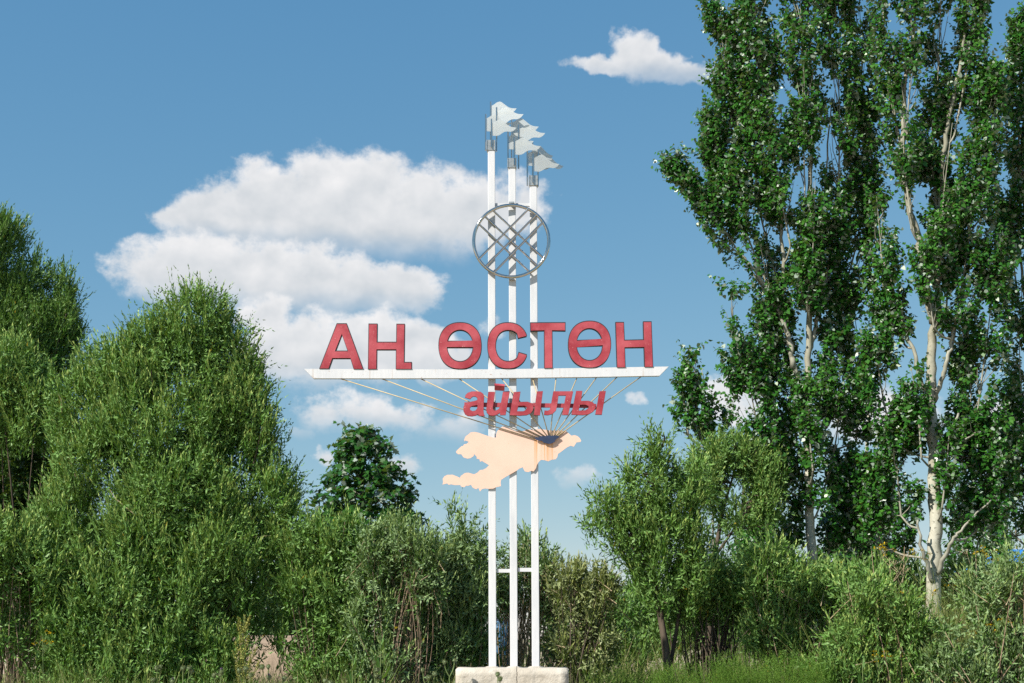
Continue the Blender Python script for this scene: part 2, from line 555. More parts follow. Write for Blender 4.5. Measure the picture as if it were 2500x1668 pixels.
def mesh_np(name, V, faces_k, k, tint=None):
    """V (n,3) vertices, faces_k (m,k) vertex indices"""
    me = bpy.data.meshes.new(name)
    nf = len(faces_k)
    me.vertices.add(len(V))
    me.vertices.foreach_set('co', np.ascontiguousarray(V, dtype=np.float32).ravel())
    me.loops.add(nf * k)
    me.loops.foreach_set('vertex_index', np.ascontiguousarray(faces_k, dtype=np.int32).ravel())
    me.polygons.add(nf)
    me.polygons.foreach_set('loop_start', np.arange(nf, dtype=np.int32) * k)
    if tint is not None:
        a = me.attributes.new('tint', 'FLOAT', 'FACE')
        a.data.foreach_set('value', np.ascontiguousarray(tint, dtype=np.float32))
    me.update(calc_edges=True)
    return me

def nrm(a):
    return a / np.maximum(np.linalg.norm(a, axis=-1, keepdims=True), 1e-9)

WILLOW_T = np.array([(0, 0), (.38, .5), (1, 0), (.38, -.5)], float)
POPLAR_T = np.array([(0, 0), (.20, .48), (.62, .40), (1, 0), (.66, -.34), (.34, -.52), (.08, -.30)], float)
MAPLE_T = np.array([(0, 0), (.02, .34), (.20, .24), (.36, .56), (.50, .30), (.66, .40), (.70, .16), (1, 0), (.70, -.16), (.66, -.40), (.50, -.30), (.36, -.56), (.20, -.24), (.02, -.34)], float)

def leaf_mesh(name, P, D, Sd, L, Wd, tint, tmpl=WILLOW_T, curl=0.10):
    n, k = len(P), len(tmpl)
    Nn = np.cross(D, Sd)
    u = tmpl[:, 0][None, :, None]; w = tmpl[:, 1][None, :, None]
    V = (P[:, None, :] + D[:, None, :] * L[:, None, None] * u + Sd[:, None, :] * Wd[:, None, None] * w
         - Nn[:, None, :] * L[:, None, None] * (curl * u * u) + Nn[:, None, :] * Wd[:, None, None] * np.abs(w) * .35)
    F = np.arange(n * k).reshape(n, k)[:, ::-1]
    return mesh_np(name, V.reshape(-1, 3), F, k, tint)

def basis(d):
    ref = np.where(np.abs(d[:, 2:3]) < .9, np.array([[0, 0, 1.]]), np.array([[1., 0, 0]]))
    a = nrm(np.cross(d, ref))
    return a, np.cross(d, a)

def shoots(rng, base, dirs, length, m, L, Wd, a0=52, a1=14, bend=.12, roll=.7, tip=.5, taper=.45):
    """leaves along straight shoots; returns P, D, S, L, W, tint"""
    n = len(base)
    t = (np.arange(m)[None, :] + rng.random((n, m)) * .8 + .1) / m
    bd = rng.normal(0, bend, (n, 3)); bd[:, 2] *= .3
    P = base[:, None, :] + dirs[:, None, :] * (length[:, None] * t)[..., None] + bd[:, None, :] * (length[:, None] * t * t)[..., None]
    dd = nrm(dirs[:, None, :] + 2 * bd[:, None, :] * t[..., None]).reshape(-1, 3)
    e1, e2 = basis(dd)
    phi = (np.arange(m)[None, :] * 2.4 + rng.random((n, 1)) * 6.28 + rng.normal(0, .35, (n, m))).ravel()
    tt = t.ravel()
    a = np.radians(a0 * (1 - tt) + a1 * tt + rng.normal(0, 9, n * m))
    perp = e1 * np.cos(phi)[:, None] + e2 * np.sin(phi)[:, None]
    D = nrm(dd * np.cos(a)[:, None] + perp * np.sin(a)[:, None])
    Sd = nrm(np.cross(D, dd))
    r_ = rng.normal(0, roll, n * m)
    Sd = Sd * np.cos(r_)[:, None] + np.cross(D, Sd) * np.sin(r_)[:, None]
    LL = L * (1 - taper * tt ** 2) * rng.uniform(.7, 1.25, n * m)
    WW = Wd * (1 - taper * .6 * tt ** 2) * rng.uniform(.75, 1.25, n * m)
    sh = np.repeat(rng.random(n), m)
    big = np.repeat(rng.uniform(.72, 1.35, n), m)
    LL *= big; WW *= big ** .7
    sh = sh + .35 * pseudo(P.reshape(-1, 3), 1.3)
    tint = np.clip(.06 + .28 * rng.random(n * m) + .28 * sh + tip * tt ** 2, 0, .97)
    odd = rng.random(n * m) < .006
    tint[odd] = 1.0
    return P.reshape(-1, 3), D, Sd, LL, WW, tint

_wd = nrm(RNG.normal(size=(14, 3))); _wf = RNG.uniform(.8, 2.6, 14); _wp = RNG.uniform(0, 6.28, 14)
def pseudo(p, s=1.0):
    """smooth pseudo-noise of points, about -1..1"""
    v = np.zeros(len(p))
    for d, f, ph in zip(_wd, _wf, _wp):
        v += np.sin((p @ d) * f * s * 2.2 + ph)
    return v / 4.2

# ------------------------------------------------------------------ setting
g = MB()
NX, NY = 60, 60
xs = np.concatenate([-np.geomspace(1500, 3, NX // 2), np.geomspace(3, 1500, NX // 2)])
ys = np.concatenate([np.linspace(-60, 18, 8), np.geomspace(20, 2600, NY - 8)])
for y in ys:
    for x in xs:
        g.v.append((x, y, 0.05 * math.sin(x * .9 + 1.3 * math.sin(y * .4)) * (1 if y < 120 else 0)))
for j in range(len(ys) - 1):
    for i in range(len(xs) - 1):
        a = j * len(xs) + i
        g.f.append((a, a + 1, a + len(xs) + 1, a + len(xs)))
go = g.build('ground', M['ground'], smooth=True)
tag(go, kind='structure')

t = MB()                        # pale earth bank that shows through the gap under the big willow
cols = 40
for j, (yy, zz) in enumerate(((31, .02), (33, .55), (35, 1.15), (37.5, 1.62), (40, 1.78), (46, 1.8), (50, .02))):
    for i in range(cols + 1):
        x = -12 + 9.5 * i / cols
        e = min(1, min(i, cols - i) / 5)
        t.v.append((x, yy + .3 * math.sin(i * .8 + j), max(.02, zz * .93 * e * (1 + .03 * math.sin(i * 1.7 + j * .9))) if 0 < j < 6 else -.06))
for j in range(6):
    for i in range(cols):
        a = j * (cols + 1) + i
        t.f.append((a, a + 1, a + cols + 2, a + cols + 1))
eb = t.build('earth_bank', M['road'], smooth=True)
tag(eb, kind='structure')

# ------------------------------------------------------------------ the village sign
def px_plate(name, outer, holes, Y, depth, material, parent, inset=0.0, dy=0.0):
    """extruded plate from photo outline: front face at depth Y, 'depth' metres thick"""
    loops = []
    for lp in [outer] + list(holes):
        loops.append([W(x, y, Y) + Vector((0, 0, dy)) for x, y in lp])
    def area(lp):
        return sum(lp[i].x * lp[(i + 1) % len(lp)].z - lp[(i + 1) % len(lp)].x * lp[i].z for i in range(len(lp)))
    for i, lp in enumerate(loops):
        a = area(lp)
        if (i == 0 and a < 0) or (i > 0 and a > 0):
            lp.reverse()
    if inset:
        new = []
        for lp in loops:
            q = []
            n = len(lp)
            for i in range(n):
                p0, p1, p2 = lp[i - 1], lp[i], lp[(i + 1) % n]
                e1 = (p1 - p0).normalized(); e2 = (p2 - p1).normalized()
                n1 = Vector((-e1.z, 0, e1.x)); n2 = Vector((-e2.z, 0, e2.x))
                bi = n1 + n2
                if bi.length < 1e-4:
                    bi = n1
                bi.normalize()
                s = max(.5, bi.dot(n1))
                q.append(p1 + bi * (inset / s))
            new.append(q)
        loops = new
    flatp = [v for lp in loops for v in lp]
    tris = tessellate_polygon([[Vector((v.x, v.z, 0)) for v in lp] for lp in loops])
    nv = len(flatp)
    verts = [tuple(v) for v in flatp] + [(v.x, v.y + depth, v.z) for v in flatp]
    faces = []
    for a, b, c in tris:
        A, B, C = flatp[a], flatp[b], flatp[c]
        cr = (B.x - A.x) * (C.z - A.z) - (C.x - A.x) * (B.z - A.z)
        if cr > 0:
            faces.append((a, b, c)); faces.append((a + nv, c + nv, b + nv))
        else:
            faces.append((a, c, b)); faces.append((a + nv, b + nv, c + nv))
    off = 0
    for lp in loops:
        n = len(lp)
        for i in range(n):
            i2 = (i + 1) % n
            faces.append((off + i2, off + i, off + i + nv, off + i2 + nv))
        off += n
    mb = MB(); mb.add(verts, faces)
    return mb.build(name, material, parent)

def z2(l):                      # enlargement with origin (730,760), factor 5
    return [(730 + x / 5, 760 + y / 5) for x, y in l]
def z3(l):
    return [(1180 + x / 5, 760 + y / 5) for x, y in l]
def z4(l):
    return [(1060 + x / 5.227, 920 + y / 5.227) for x, y in l]
def z1(l):
    return [(1100 + x / 3.137, 220 + y / 3.137) for x, y in l]

def sup(cx, cy, rx, ry, a0, a1, n, e=2.25):
    out = []
    for i in range(n + 1):
        a = R(a0 + (a1 - a0) * i / n)
        c, s = math.cos(a), math.sin(a)
        out.append((cx + rx * math.copysign(abs(c) ** (2 / e), c), cy - ry * math.copysign(abs(s) ** (2 / e), s)))
    return out

mon = empty('village_sign', (W(1255, 1640, SIGN_Y).x, SIGN_Y, 0),
            'tall white village sign on three posts with red lettering, steel ring and peach map plate', 'sign')

# posts
POSTS = [((1199.7, 365), (1202.5, 1628)), ((1250.1, 410), (1254.8, 1627)), ((1301.9, 452), (1308.0, 1625))]
PW = .1005
post_objs = []
for (tp, bt) in POSTS:
    a = W(*tp, SIGN_Y); b = W(*bt, SIGN_Y)
    b.z -= .06
    mb = MB()
    mb.add([(b.x - PW / 2, SIGN_Y, b.z), (b.x + PW / 2, SIGN_Y, b.z), (b.x + PW / 2, SIGN_Y + PW, b.z), (b.x - PW / 2, SIGN_Y + PW, b.z),
            (a.x - PW / 2, SIGN_Y, a.z), (a.x + PW / 2, SIGN_Y, a.z), (a.x + PW / 2, SIGN_Y + PW, a.z), (a.x - PW / 2, SIGN_Y + PW, a.z)],
           [(0, 3, 2, 1), (4, 5, 6, 7), (0, 1, 5, 4), (1, 2, 6, 5), (2, 3, 7, 6), (3, 0, 4, 7)])
    po = mb.build('post', M['white'], mon)
    bv = po.modifiers.new('soft', 'BEVEL'); bv.width = .006; bv.segments = 2
    post_objs.append(po)

FLAG = [(0, -.02), (.10, .03), (.20, .095), (.30, .125), (.38, .11), (.48, .03), (.58, -.06), (.68, -.14), (.82, -.20), (1.0, -.225),
        (.93, -.31), (.84, -.375), (.74, -.40), (.62, -.385), (.50, -.40), (.40, -.46), (.30, -.53), (.18, -.565), (0, -.555)]
# rods: (enlarged x, top y, depth side) for each post: back, right, left, front
RODS = [
    [(307, 90, 'b', 198), (353, 133, 'r', 205), (269, 185, 'l', 196), (314, 222, 'f', 190)],
    [(468, 215, 'b', 206), (521, 265, 'r', 202), (440, 322, 'l', 196), (488, 360, 'f', 202)],
    [(629, 405, 'b', 158), (670, 467, 'r', 198), (588, 450, 'l', 190), (632, 488, 'f', 200)],
]
CAPS = [(310, 383, 462), (471, 522, 597), (634, 654, 733)]
for po, rods, (cx, cyt, cyb) in zip(post_objs, RODS, CAPS):
    c0 = W(1100 + cx / 3.137, 220 + cyt / 3.137, SIGN_Y)
    c1 = W(1100 + cx / 3.137, 220 + cyb / 3.137, SIGN_Y)
    hz = c0.z - c1.z
    mb = MB()
    CWD = .122
    yc = SIGN_Y + PW / 2
    mb.box((c0.x, yc, (c0.z + c1.z) / 2), (CWD, CWD, hz))
    for s in (-1, 1):           # folded edge strips at the cap corners
        mb.box((c0.x + s * (CWD / 2 - .004), yc - CWD / 2 - .004, (c0.z + c1.z) / 2), (.012, .012, hz * .96))
    cap = mb.build('cap_block', M['capsteel'], po)
    bv = cap.modifiers.new('soft', 'BEVEL'); bv.width = .004
    for (rx, ry, side, wd) in rods:
        yoff = {'b': CWD / 2 + .012, 'f': -CWD / 2 - .014, 'l': .0, 'r': .0}[side]
        Yr = yc + yoff
        top = W(1100 + rx / 3.137, 220 + ry / 3.137, Yr)
        mb = MB()
        zb = c1.z + hz * {'f': .22, 'l': .1, 'r': .02, 'b': .1}[side]
        mb.tube([(top.x, Yr, zb), (top.x, Yr, top.z)], .0105, 10)
        mb.build('rod', M['steel'], po, smooth=False)
        wdm = wd / 3.137 * mpp(Yr)
        sm = curve([(u, v, 0) for u, v in FLAG[:10]], 4) + curve([(u, v, 0) for u, v in FLAG[9:]], 4)[1:]
        pts = [(top.x + .012 + q.x * wdm, top.z - .055 + q.y * wdm) for q in sm]
        # waved sheet: outline triangulated, bent in depth
        mb = MB()
        tris = tessellate_polygon([[Vector((x, z, 0)) for x, z in pts]])
        nv = len(pts)
        dep = [(x - pts[0][0]) * (.30 if side in 'rb' else .05) * (-.9 if cx < 400 else (-.3 if cx < 600 else 2.4)) for x, z in pts]
        vv = [(x, Yr + d, z) for (x, z), d in zip(pts, dep)] + [(x, Yr + d + .004, z) for (x, z), d in zip(pts, dep)]
        ff = []
        for a, b, c in tris:
            ff.append((a, b, c)); ff.append((a + nv, c + nv, b + nv))
        for i in range(nv):
            i2 = (i + 1) % nv
            ff.append((i2, i, i + nv, i2 + nv))
        mb.add(vv, ff)
        mb.build('flag', M['flag'], po)

# braces between the posts
for (x0, x1, y0, y1, yy) in ((1209, 1241, 496.2, 503.2, .03), (1260, 1293, 496.2, 503, .03), (1212.4, 1245.6, 1389.3, 1398, .03), (1264.6, 1298.2, 1386.6, 1395.8, .03)):
    a = W(x0, y0, SIGN_Y + yy); b = W(x1, y1, SIGN_Y + yy)
    mb = MB(); mb.box(((a.x + b.x) / 2, SIGN_Y + yy + .02, (a.z + b.z) / 2), (abs(b.x - a.x) + .004, .04, abs(a.z - b.z)))
    mb.build('cross_brace', M['white'], mon)

# ring with lattice
RY = SIGN_Y - .060
rc = W(1248.2, 588.5, RY)
rr = 92.2 * mpp(RY)
mb = MB()
NR, NS = 72, 12
for i in range(NR):
    a = 2 * math.pi * i / NR
    for j in range(NS):
        b = 2 * math.pi * j / NS
        r_ = rr + .023 * math.cos(b)
        mb.v.append((rc.x + r_ * math.cos(a) * 1.012, RY + .023 * math.sin(b), rc.z + r_ * math.sin(a) * .995))
for i in range(NR):
    for j in range(NS):
        i2, j2 = (i + 1) % NR, (j + 1) % NS
        mb.f.append((i * NS + j, i * NS + j2, i2 * NS + j2, i2 * NS + j))
ring = mb.build('ring_emblem', M['steel'], mon, smooth=True)
BARS = [((318, 915), (715, 1290), .012), ((260, 965), (665, 1345), .012), ((213, 1022), (607, 1395), .012),
        ((600, 908), (213, 1297), -.012), ((662, 950), (262, 1357), -.012), ((710, 1010), (330, 1400), -.012)]
for a, b, dy in BARS:
    pa, pb = z1([a, b])
    mb = MB()
    mb.tube([W(*pa, RY + dy), W(*pb, RY + dy)], .0148, 10)
    o = mb.build('lattice_bar', M['steel'], ring)
for py in (497.5, 683):
    p = W(1249, py, SIGN_Y)
    mb = MB(); mb.box((p.x, SIGN_Y - .030, p.z), (.075, .062, .022))
    mb.build('ring_bracket', M['capsteel'], ring)

# beam
BY, BD = SIGN_Y - .070, .0685
beam_px = [(742, 900.6), (965, 901.6), (1190, 902), (1420, 898.6), (1632.4, 895), (1610, 917.6), (1420, 921), (1190, 923.4), (965, 924), (765, 924)]
beam = px_plate('beam', beam_px, [], BY, BD, M['beam'], mon)

def letter(name, outer, holes=(), label=None, Y=BY - .010, depth=.078):
    body = px_plate('letter', outer, list(holes), Y, depth, M['rim'], mon)
    face = px_plate('letter_face', outer, list(holes), Y - .003, .005, M['red'], body, inset=.0085, dy=-.0045)
    body['label'] = label
    return body
letter('letter', z2([(245, 701), (460, 146), (583, 146), (788, 706), (665, 706), (625, 575), (410, 575), (365, 701)]),
       [z2([(522, 285), (590, 480), (447, 480)])], 'red capital letter A on the beam')
letter('letter', z2([(848, 150), (958, 150), (955, 372), (1185, 372), (1188, 152), (1293, 152), (1287, 618), (1378, 618), (1378, 707), (1180, 707), (1182, 468), (952, 468), (950, 707), (840, 707)]),
       label='red capital letter H with a tail on the beam')
def ohat(f, cx, cy, rx, ry, ix, iy, yb0, yb1, tilt=0):
    outer = f(sup(cx, cy, rx, ry, 0, 354, 59))
    def half(top, yb):
        pts = []
        for (x, y) in sup(cx, cy, ix, iy, 0, 180, 24, 2.1) if top else sup(cx, cy, ix, iy, 180, 360, 24, 2.1):
            yl = yb + tilt * (cx - x) / ix
            pts.append((x, min(y, yl) if top else max(y, yl)))
        return pts
    return outer, [f(half(True, yb0)), f(half(False, yb1))]
o_, h_ = ohat(z2, 1966, 418, 265, 286, 155, 190, 360, 441)
letter('letter', o_, h_, 'red round letter with a crossbar, left of the three posts')
co = sup(300, 417, 253, 284, 24, 336, 52)
ci = sup(305, 418, 150, 187, 332, 28, 44)
letter('letter', z3([(527, 305)] + [p for p in co if p[0] < 515 or not 300 < p[1] < 530] + [(532, 525), (430, 495)] + [p for p in ci if p[0] < 420] + [(422, 330)]), label='red capital letter C in front of the left and middle posts')
letter('letter', z3([(570, 135), (1005, 133), (1005, 238), (845, 235), (850, 695), (742, 697), (740, 235), (572, 240)]), label='red capital letter T in front of the right post')
o_, h_ = ohat(z3, 1297, 402, 264, 288, 155, 193, 345, 424, 6)
letter('letter', o_, h_, 'red round letter with a crossbar, right of the three posts')
letter('letter', z3([(1612, 130), (1718, 130), (1727, 348), (1955, 342), (1950, 122), (2055, 122), (2075, 681), (1967, 682), (1960, 440), (1730, 443), (1738, 686), (1630, 688)]), label='red capital letter H at the right end of the beam')

# map plate and lake
MAP = [(790, 775), (790, 740), (800, 700), (825, 668), (850, 650), (872, 634), (905, 632), (940, 646), (975, 662), (1020, 684), (1060, 692), (1120, 694), (1155, 688), (1182, 672), (1222, 672), (1260, 684), (1300, 672), (1332, 665), (1390, 672), (1440, 680), (1480, 686), (1620, 685), (1690, 695), (1720, 725), (1750, 752), (1790, 745), (1830, 757), (1860, 785), (1876, 815), (1868, 832), (1815, 838), (1800, 865), (1780, 893), (1740, 880), (1690, 905), (1630, 950), (1580, 985), (1572, 1025), (1550, 1053), (1500, 1058), (1455, 1080), (1410, 1065), (1365, 1060), (1335, 1085), (1310, 1130), (1300, 1165), (1270, 1208), (1240, 1200), (1200, 1217), (1160, 1210), (1143, 1185), (1130, 1155), (1090, 1170), (1050, 1200), (980, 1240), (900, 1285), (855, 1315), (847, 1350), (853, 1395), (790, 1410), (750, 1428), (700, 1430), (650, 1425), (612, 1432), (585, 1465), (565, 1420), (530, 1435), (490, 1415), (470, 1378), (430, 1392), (410, 1388), (385, 1410), (340, 1400), (335, 1382), (260, 1383), (215, 1372), (185, 1380), (165, 1360), (105, 1377), (115, 1340), (107, 1305), (130, 1270), (165, 1252), (235, 1250), (285, 1270), (330, 1290), (340, 1265), (390, 1230), (430, 1223), (510, 1245), (550, 1225), (585, 1190), (620, 1188), (665, 1165), (700, 1128), (610, 1075), (585, 1085), (578, 1052), (540, 1045), (545, 1025), (512, 988), (500, 1015), (460, 1040), (425, 1045), (375, 1030), (360, 1010), (345, 988), (310, 990), (285, 975), (278, 955), (300, 930), (350, 885), (370, 882), (380, 862), (415, 855), (443, 832), (400, 812), (385, 825), (382, 805), (400, 760), (430, 740), (465, 710), (510, 704), (560, 712), (640, 740), (700, 760), (760, 778)]
MAPY = SIGN_Y - .024
mp = px_plate('map_plate', z4(MAP), [], MAPY, .012, M['map'], mon)
for (px, py) in ((1203, 1080), (1254, 1080), (1306, 1090)):
    p = W(px, py, SIGN_Y)
    mb = MB(); mb.box((p.x, SIGN_Y - .0065, p.z), (.05, .0105, .25))
    mb.build('mounting_strip', M['white'], mp)
LAKE = [(1285, 775), (1330, 775), (1350, 763), (1365, 757), (1400, 762), (1450, 750), (1500, 752), (1545, 748), (1590, 755), (1597, 770), (1570, 788), (1540, 812), (1545, 822), (1525, 838), (1500, 850), (1470, 856), (1440, 852), (1400, 842), (1385, 826), (1370, 815), (1335, 816), (1310, 806), (1290, 800)]
lake = px_plate('lake_plate', z4(LAKE), [], MAPY - .038, .010, M['lake'], mp)
lake['label'] = 'dark blue lake-shaped plate on the map'
mb = MB(); p = W(1340, 1072, MAPY); mb.box((p.x, MAPY - .0145, p.z), (.10, .027, .03)); mb.build('spacer', M['capsteel'], mp)

# rays
RAYS = [((828, 924), (1306, 1072)), ((931, 924.6), (1314, 1069)), ((1026.4, 924.6), (1323, 1067)), ((1121, 925), (1331, 1066)), ((1225, 924.5), (1337.5, 1067)),
        ((1300, 924), (1340.5, 1067)), ((1357.4, 923.4), (1343, 1067)), ((1408.4, 922.8), (1346, 1067)), ((1456, 922.4), (1350, 1067)), ((1506.4, 921), (1354, 1067)), ((1565, 920), (1358, 1067))]
for i, (a, b) in enumerate(RAYS):
    mb = MB()
    mb.tube([W(*a, SIGN_Y - .042), W(*b, MAPY - .0165 - .0008 * (i % 3))], .0072, 8)
    mb.build('ray', M['ray'], mon, smooth=True)

# lower word
LY = SIGN_Y - .104
tb = px_plate('text_rail', z4([(385, 326), (1000, 334), (2070, 346), (2070, 396), (1000, 388), (385, 382)]), [], LY + .034, .03, M['red'], mon)
for px in (1200.5, 1252, 1304.5):
    p = W(px, 987.5, SIGN_Y)
    mb = MB(); mb.box((p.x, SIGN_Y - .0195, p.z), (.03, .038, .04)); mb.build('rail_bracket', M['capsteel'], tb)
def small(outer, holes=(), label=None, Y=LY):
    body = px_plate('small_letter', z4(outer), [z4(h) for h in holes], Y, .034, M['rim_red'], mon)
    px_plate('letter_face', z4(outer), [z4(h) for h in holes], Y - .003, .005, M['red'], body, inset=.002)
    body['label'] = label
small([(392, 265), (400, 232), (430, 203), (480, 187), (545, 185), (595, 193), (628, 218), (638, 255), (634, 340), (630, 430), (634, 470), (648, 502), (572, 500), (562, 478), (530, 495), (480, 504), (428, 500), (393, 478), (373, 435), (374, 380), (398, 343), (445, 322), (510, 310), (548, 297), (552, 275), (535, 256), (505, 250), (478, 262), (460, 285)],
      [[(553, 362), (548, 405), (525, 432), (490, 438), (462, 425), (455, 400), (475, 378), (515, 368)]], 'red small italic letter a, first of the lower word')
small([(690, 192), (778, 192), (755, 360), (748, 405), (765, 430), (790, 430), (825, 410), (845, 370), (878, 188), (966, 183), (912, 488), (838, 490), (842, 460), (800, 485), (750, 499), (700, 490), (668, 455), (665, 410), (678, 300)], label='red small italic letter shaped like u, second of the lower word')
small([(1015, 195), (1102, 190), (1082, 320), (1190, 318), (1240, 335), (1268, 375), (1265, 420), (1235, 465), (1180, 490), (1090, 497), (962, 490)],
      [[(1075, 372), (1150, 370), (1180, 388), (1175, 418), (1140, 440), (1058, 440)]], 'red small letter like a b, left one of two in the lower word')
small([(1310, 187), (1388, 183), (1350, 492), (1270, 490)], label='red slanted upright stroke left of the arched letter')
small([(1520, 185), (1775, 185), (1712, 488), (1632, 487), (1680, 240), (1588, 240), (1570, 370), (1555, 430), (1510, 475), (1450, 490), (1400, 485), (1408, 430), (1450, 432), (1475, 420), (1492, 340)], label='red small arched letter of the lower word')
small([(1812, 180), (1892, 180), (1875, 307), (1970, 306), (2025, 325), (2060, 365), (2062, 400), (2030, 445), (1970, 480), (1900, 490), (1750, 483)],
      [[(1862, 358), (1930, 358), (1970, 375), (1968, 400), (1930, 428), (1845, 432)]], 'red small letter like a b, right one of two in the lower word')
small([(2110, 185), (2192, 180), (2140, 485), (2055, 482)], label='red slanted upright stroke ending the lower word')
# loose accent plate, bent forward at its fold
pts = z4([(770, 85), (900, 95), (899, 119), (770, 109), (897, 182), (770, 172)])
P6 = [W(x, y, Y) for (x, y), Y in zip(pts, (LY - .03, LY - .03, LY - .055, LY - .055, LY - .012, LY - .012))]
mb = MB()
off = Vector((0, .006, 0))
mb.add(P6 + [p + off for p in P6], [(3, 2, 1, 0), (5, 4, 2, 3), (6, 7, 8, 9), (9, 8, 10, 11), (0, 1, 7, 6), (1, 2, 8, 7), (2, 4, 10, 8), (4, 5, 11, 10), (5, 3, 9, 11), (3, 0, 6, 9)])
ac = mb.build('accent_plate', M['red'], mon)
ac['label'] = 'bent red accent plate above the second lower letter'
a = W(*z4([(895, 122)])[0], LY + .0); b = W(*z4([(930, 126)])[0], SIGN_Y - .05)
mb = MB(); mb.tube([a, b], .006, 6); mb.build('accent_pin', M['rim_red'], ac)

# plinth
mb = MB()
PLY = SIGN_Y - .34
x0, x1 = W(1112, 1660, PLY).x, W(1388.7, 1660, PLY).x
ztop = W(1250, 1631.5, PLY).z
bm = bmesh.new()
bmesh.ops.create_cube(bm, size=1)
bmesh.ops.scale(bm, vec=(x1 - x0, .76, ztop + .12), verts=bm.verts)
bmesh.ops.translate(bm, vec=((x0 + x1) / 2, PLY + .38, (ztop - .12) / 2), verts=bm.verts)
bmesh.ops.bevel(bm, geom=bm.edges[:], offset=.013, segments=2, affect='EDGES')
bmesh.ops.subdivide_edges(bm, edges=[e for e in bm.edges if e.calc_length() > .3], cuts=14, use_grid_fill=True)
for v in bm.verts:
    q = v.co
    n = math.sin(q.x * 7.1 + 1.2 * math.sin(q.z * 5)) + math.sin(q.z * 9.7 + q.x * 3.3) + math.sin(q.x * 17 + q.z * 13)
    v.co += Vector((0, .004 * n, .003 * math.sin(q.x * 11 + q.y * 5) + .002 * math.sin(q.x * 27)))
me = bpy.data.meshes.new('plinth'); bm.to_mesh(me); bm.free()
me.polygons.foreach_set('use_smooth', [True] * len(me.polygons))
pl = link('plinth', me, mon, M['concrete'])
pl['label'] = 'weathered cream concrete plinth under the posts'
for (tp, bt) in POSTS:
    b = W(*bt, SIGN_Y)
    mb = MB()
    n = 14
    for j, (r_, h) in enumerate(((.11, -.02), (.095, .006), (.068, .018), (.0, .02))):
        for i in range(n):
            a = 2 * math.pi * i / n
            k_ = 1 + .18 * math.sin(i * 2.1 + b.x * 40 + j)
            mb.v.append((b.x + r_ * k_ * math.cos(a) * 1.05, SIGN_Y + PW / 2 + r_ * k_ * math.sin(a), ztop + h))
    for j in range(3):
        for i in range(n):
            i2 = (i + 1) % n
            mb.f.append((j * n + i, j * n + i2, (j + 1) * n + i2, (j + 1) * n + i))
    mb.build('mortar_collar', M['concrete'], pl, smooth=True)

# ------------------------------------------------------------------ vegetation builders
def lobes_world(lobes, Y):
    out = []
    for lb in lobes:
        cx, cy, rx, ry = lb[:4]
        dy = lb[4] if len(lb) > 4 else 0.0
        k_ = lb[5] if len(lb) > 5 else 1.0
        c = W(cx, cy, Y + dy)
        s = mpp(Y + dy)
        out.append((np.array(c), np.array((rx * s, max(.45, min(rx, 150) * s * .85), ry * s)), k_))
    return out

def crown_points(rng, LB, per_m2, thresh=-.45, nscale=1.0, rmin=.55, low=-.75, rmax=1.0, pocket=None):
    B, O = [], []
    for c, r_, k_ in LB:
        n = int(per_m2 * math.pi * r_[0] * r_[2] * k_)
        d = nrm(rng.normal(size=(n * 3, 3)))
        d = d[(d[:, 2] > low)]
        flip = (d[:, 1] > 0) & (rng.random(len(d)) < .45)      # a little denser on the sunny road side
        d[flip, 1] *= -1
        d = d[:n]
        rad = rmin + (rmax - rmin) * rng.random(len(d)) ** .6
        p = c + d * r_ * (rad * np.clip(1.0 + .16 * pseudo(c + d * r_, 1.5) + .10 * pseudo(c + d * r_ + 7, 3.2), .6, 1.25))[:, None]
        keep = pseudo(p, nscale) > thresh + rng.normal(0, .25, len(p))
        if pocket is not None:
            keep &= pseudo(p * np.array([[1, 1, .7]]) + 3.0, 2.7) > pocket + rng.normal(0, .15, len(p))
        B.append(p[keep]); O.append(d[keep])
    return np.concatenate(B), np.concatenate(O)

def stems_for(rng, base, tips, r0, r1, name, material, parent, sides=5, wig=.12):
    mb = MB()
    for tpt in tips:
        b = Vector(base) + Vector((rng.normal(0, .16), rng.normal(0, .16), -.05))
        tpt = Vector(tpt)
        mid = b.lerp(tpt, .5) + Vector((rng.normal(0, wig), rng.normal(0, wig), rng.uniform(.0, .25)))
        k_ = rng.uniform(.6, 1.1)
        pts = curve([b, mid, tpt], 4)
        mb.tube(pts, [(r0 + (r1 - r0) * i / (len(pts) - 1)) * k_ for i in range(len(pts))], sides, caps=False)
    return mb.build(name, material, parent, smooth=True)

